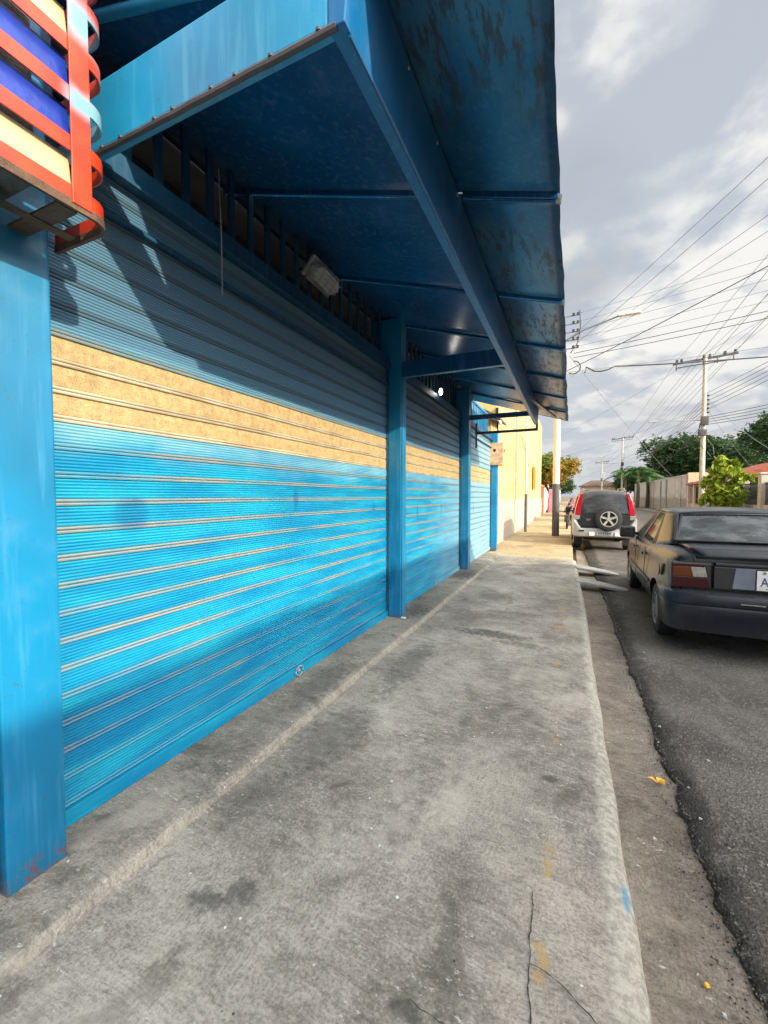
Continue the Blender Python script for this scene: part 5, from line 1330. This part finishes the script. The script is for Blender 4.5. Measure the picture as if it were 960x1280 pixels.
# bundle at mid height of the right poles
for k in range(5):
    z = 6.85+k*.26
    w_ = ('lowest', 'second lowest', 'middle', 'second highest', 'highest')[k]
    wire(P1+Vector((.2, 0, z)), P2+Vector((.2, 0, z)), .02, 1.0+.1*k, w_+' cable of the rack bundle sagging left from the tall pole')
    wire(P1+Vector((.2, 0, z)), (11+.6*k, -10, 9.2+.3*k), .02, .7, w_+' cable of the rack bundle running right from the tall pole')
for k in range(3):
    wire(P1+Vector((0, 0, 5.6+.2*k)), P2+Vector((0, 0, 5.4+.2*k)), .028, 1.5+.35*k, ('deepest', 'middle', 'upper')[::-1][k]+' of the thick sagging cables below the rack of the tall pole', M_wire)
for k in range(4): wire(P1+Vector((0, 0, 5.9+.15*k)), (14.8+1.1*k, 19, 6.6+.45*k), .022, .35, ('lowest', 'second', 'third', 'topmost')[k]+' dark service cable from the tall pole to the right edge', M_wire)
# crossing wires from the left pole's rack over the street
for k in range(5):
    z = 6.81+k*.28
    wire((.14, 16.1, z), (16.5, 15.0, z+1.9+.1*k), .010, .15, ('lowest', 'second', 'middle', 'fourth', 'topmost')[k]+' level thin wire crossing the street from the rack of the white pole', M_wire2)
wire((.0, 16.0, 6.55), (14, 15, 8.0), .014, .15, 'upper of the pair of level wires just under the street lamp', M_wire)
wire((.0, 16.0, 6.40), (14, 15, 7.7), .014, .15, 'lower of the pair of level wires just under the street lamp', M_wire)
wire((-.4, 16.1, 5.95), (13, 15.0, 6.1), .010, .1, 'faint level wire just above the crossarm of the tall pole', M_wire2)
# steep wires coming over the camera to the left pole
for kk, (u0, v0, u1, v1, d1) in enumerate(((960, 195, 716, 420, 16), (960, 222, 722, 428, 16), (960, 268, 745, 418, 26), (960, 288, 750, 420, 26))):
    wire(at(u1, v1, d1), at(u0+80, v0-(v1-v0)/(u0-u1)*80*1.0, 9.0), .011, .05, ('topmost', 'second', 'third', 'lowest')[kk]+' of the four steep wires rising to the upper right sky')
wire(at(700, 468, 15.5), at(1040, 289, 9.0), .017, .05, 'thick dark wire slanting up to the right across the tall pole', M_wire)
for kk, (u0, v0, u1, v1) in enumerate(((955, 345, 780, 560), (962, 372, 800, 548), (965, 400, 808, 560))):
    wire(at(u1, v1, 70), at(u0+60, v0-75, 14), .018, 0, ('left', 'middle', 'right')[kk]+' of three long straight wires receding down the right side of the street')
# the slack cable that ends in a bent hook
pts = [at(731, 466, 20), at(733, 459, 20), at(737, 461, 20), at(743, 464, 20), at(752, 464, 20), at(760, 462, 20), at(768, 458, 20), at(800, 456.5, 20.3), at(850, 454, 20.8), at(905, 450, 21), at(960, 446, 21), at(1060, 439, 21)]
b = MB(); b.tube(pts, .035, 6); tag(b.build('slack_cable', M_wire, smooth=True), 'thick black cable with a bent slack end left of the tall pole', 'cable')
for kk, (u0, v0, u1, v1, d0, d1) in enumerate(((712, 445, 845, 600, 15.5, 40), (700, 463, 830, 520, 15.5, 50), (700, 572, 875, 512, 60, 26), (705, 590, 872, 520, 75, 26), (700, 610, 870, 528, 90, 26), (880, 505, 945, 590, 26, 30), (880, 495, 960, 560, 26, 26), (700, 545, 960, 395, 60, 24))):
    wire(at(u0, v0, d0), at(u1, v1, d1), .014, .2, ('faint wire falling right from under the lamp arm to the trees', 'faint wire falling right from the canopy tip toward the tall pole', 'upper of three faint wires climbing right to the tall pole', 'middle of three faint wires climbing right to the tall pole', 'lowest of three faint wires climbing right to the tall pole', 'steeper faint stay wire falling right of the tall pole', 'flatter faint stay wire falling right of the tall pole', 'long faint wire climbing across the whole sky behind the tall pole')[kk])

# ------------------------------------------------------------ litter
b = MB(); cx, cy = .462, 2.68
for k, (a, L) in enumerate(((.3, .045), (2.9, .05), (1.0, .035), (-.5, .04))):
    d = Vector((math.cos(a), math.sin(a), 0)); s_ = Vector((-d.y, d.x, 0)); c0 = Vector((cx, cy, .026))
    b.add([c0, c0+d*L*.5+s_*.014+Vector((0, 0, .02)), c0+d*L+Vector((0, 0, .012)), c0+d*L*.5-s_*.014+Vector((0, 0, .018))], [(0, 1, 2, 3)])
tag(b.build('fallen_flower', M_yel), 'crumpled yellow flower lying in the gutter at the asphalt edge', 'flower')
for (x, y, lab) in ((.43, 1.62, 'small yellow petal in the gutter, upper of the two near the bottom corner'), (.47, 1.44, 'small yellow petal in the gutter, lower of the two near the bottom corner')):
    b = MB(); b.lathe([(0, .0), (.009, .002), (.006, .007), (0, .008)], (x, y, .018), 'z', 7); tag(b.build('petal', M_yel), lab, 'petal')
rnd = random.Random(99); b = MB()
for k in range(2600):
    y = 1.15+rnd.random()**1.6*7; ex = edge_x(y); dx = rnd.gauss(0, .05)
    if dx > 0: dx *= .5
    x = ex+dx; z = .014 if dx < 0 else .03; q = rnd.uniform(.0012, .0045)
    b.add([(x-q, y-q*rnd.uniform(.5, 1.4), z), (x+q*rnd.uniform(.6, 1.3), y-q, z), (x+q*.3, y+q, z), (x, y, z+q*1.5)], [(0, 1, 3), (1, 2, 3), (2, 0, 3)], 0 if rnd.random() < .75 else 1)
tag(b.build('gravel', [M_asph_edge, M_gut]), 'asphalt crumbs strewn along the broken road edge', 'gravel', kind='stuff')
rnd = random.Random(77)
for k in range(30):
    if k < 30: y = rnd.uniform(1.2, 7.5); x = edge_x(y)+rnd.uniform(-.16, .25); z = .02 if x < edge_x(y)-.01 else .062
    else: y = rnd.uniform(1.2, 7); x = rnd.uniform(.22, .5); z = .018
    r = rnd.uniform(.0022, .0055)
    b = MB(); v8 = [(x+rnd.uniform(-r, r)+r*sx_, y+r*sy_*rnd.uniform(.6, 1.3), z+(r*1.1 if sz_ else -.002)) for sx_ in (-1, 1) for sy_ in (-1, 1) for sz_ in (0, 1)]
    b.add(v8, [(0, 1, 3, 2), (4, 6, 7, 5), (0, 4, 5, 1), (2, 3, 7, 6), (0, 2, 6, 4), (1, 5, 7, 3)])
    tag(b.build('pebble', M_lowwall), 'small pale pebble in the gutter or on the broken asphalt edge', 'pebble', 'pebbles in the gutter')
b = MB(); b.box(-1.755, -1.70, 4.37, 4.40, .222, .236, b=.004); tag(b.build('paper_scrap', M_white), 'white paper scrap at the foot of the middle blue column', 'litter')
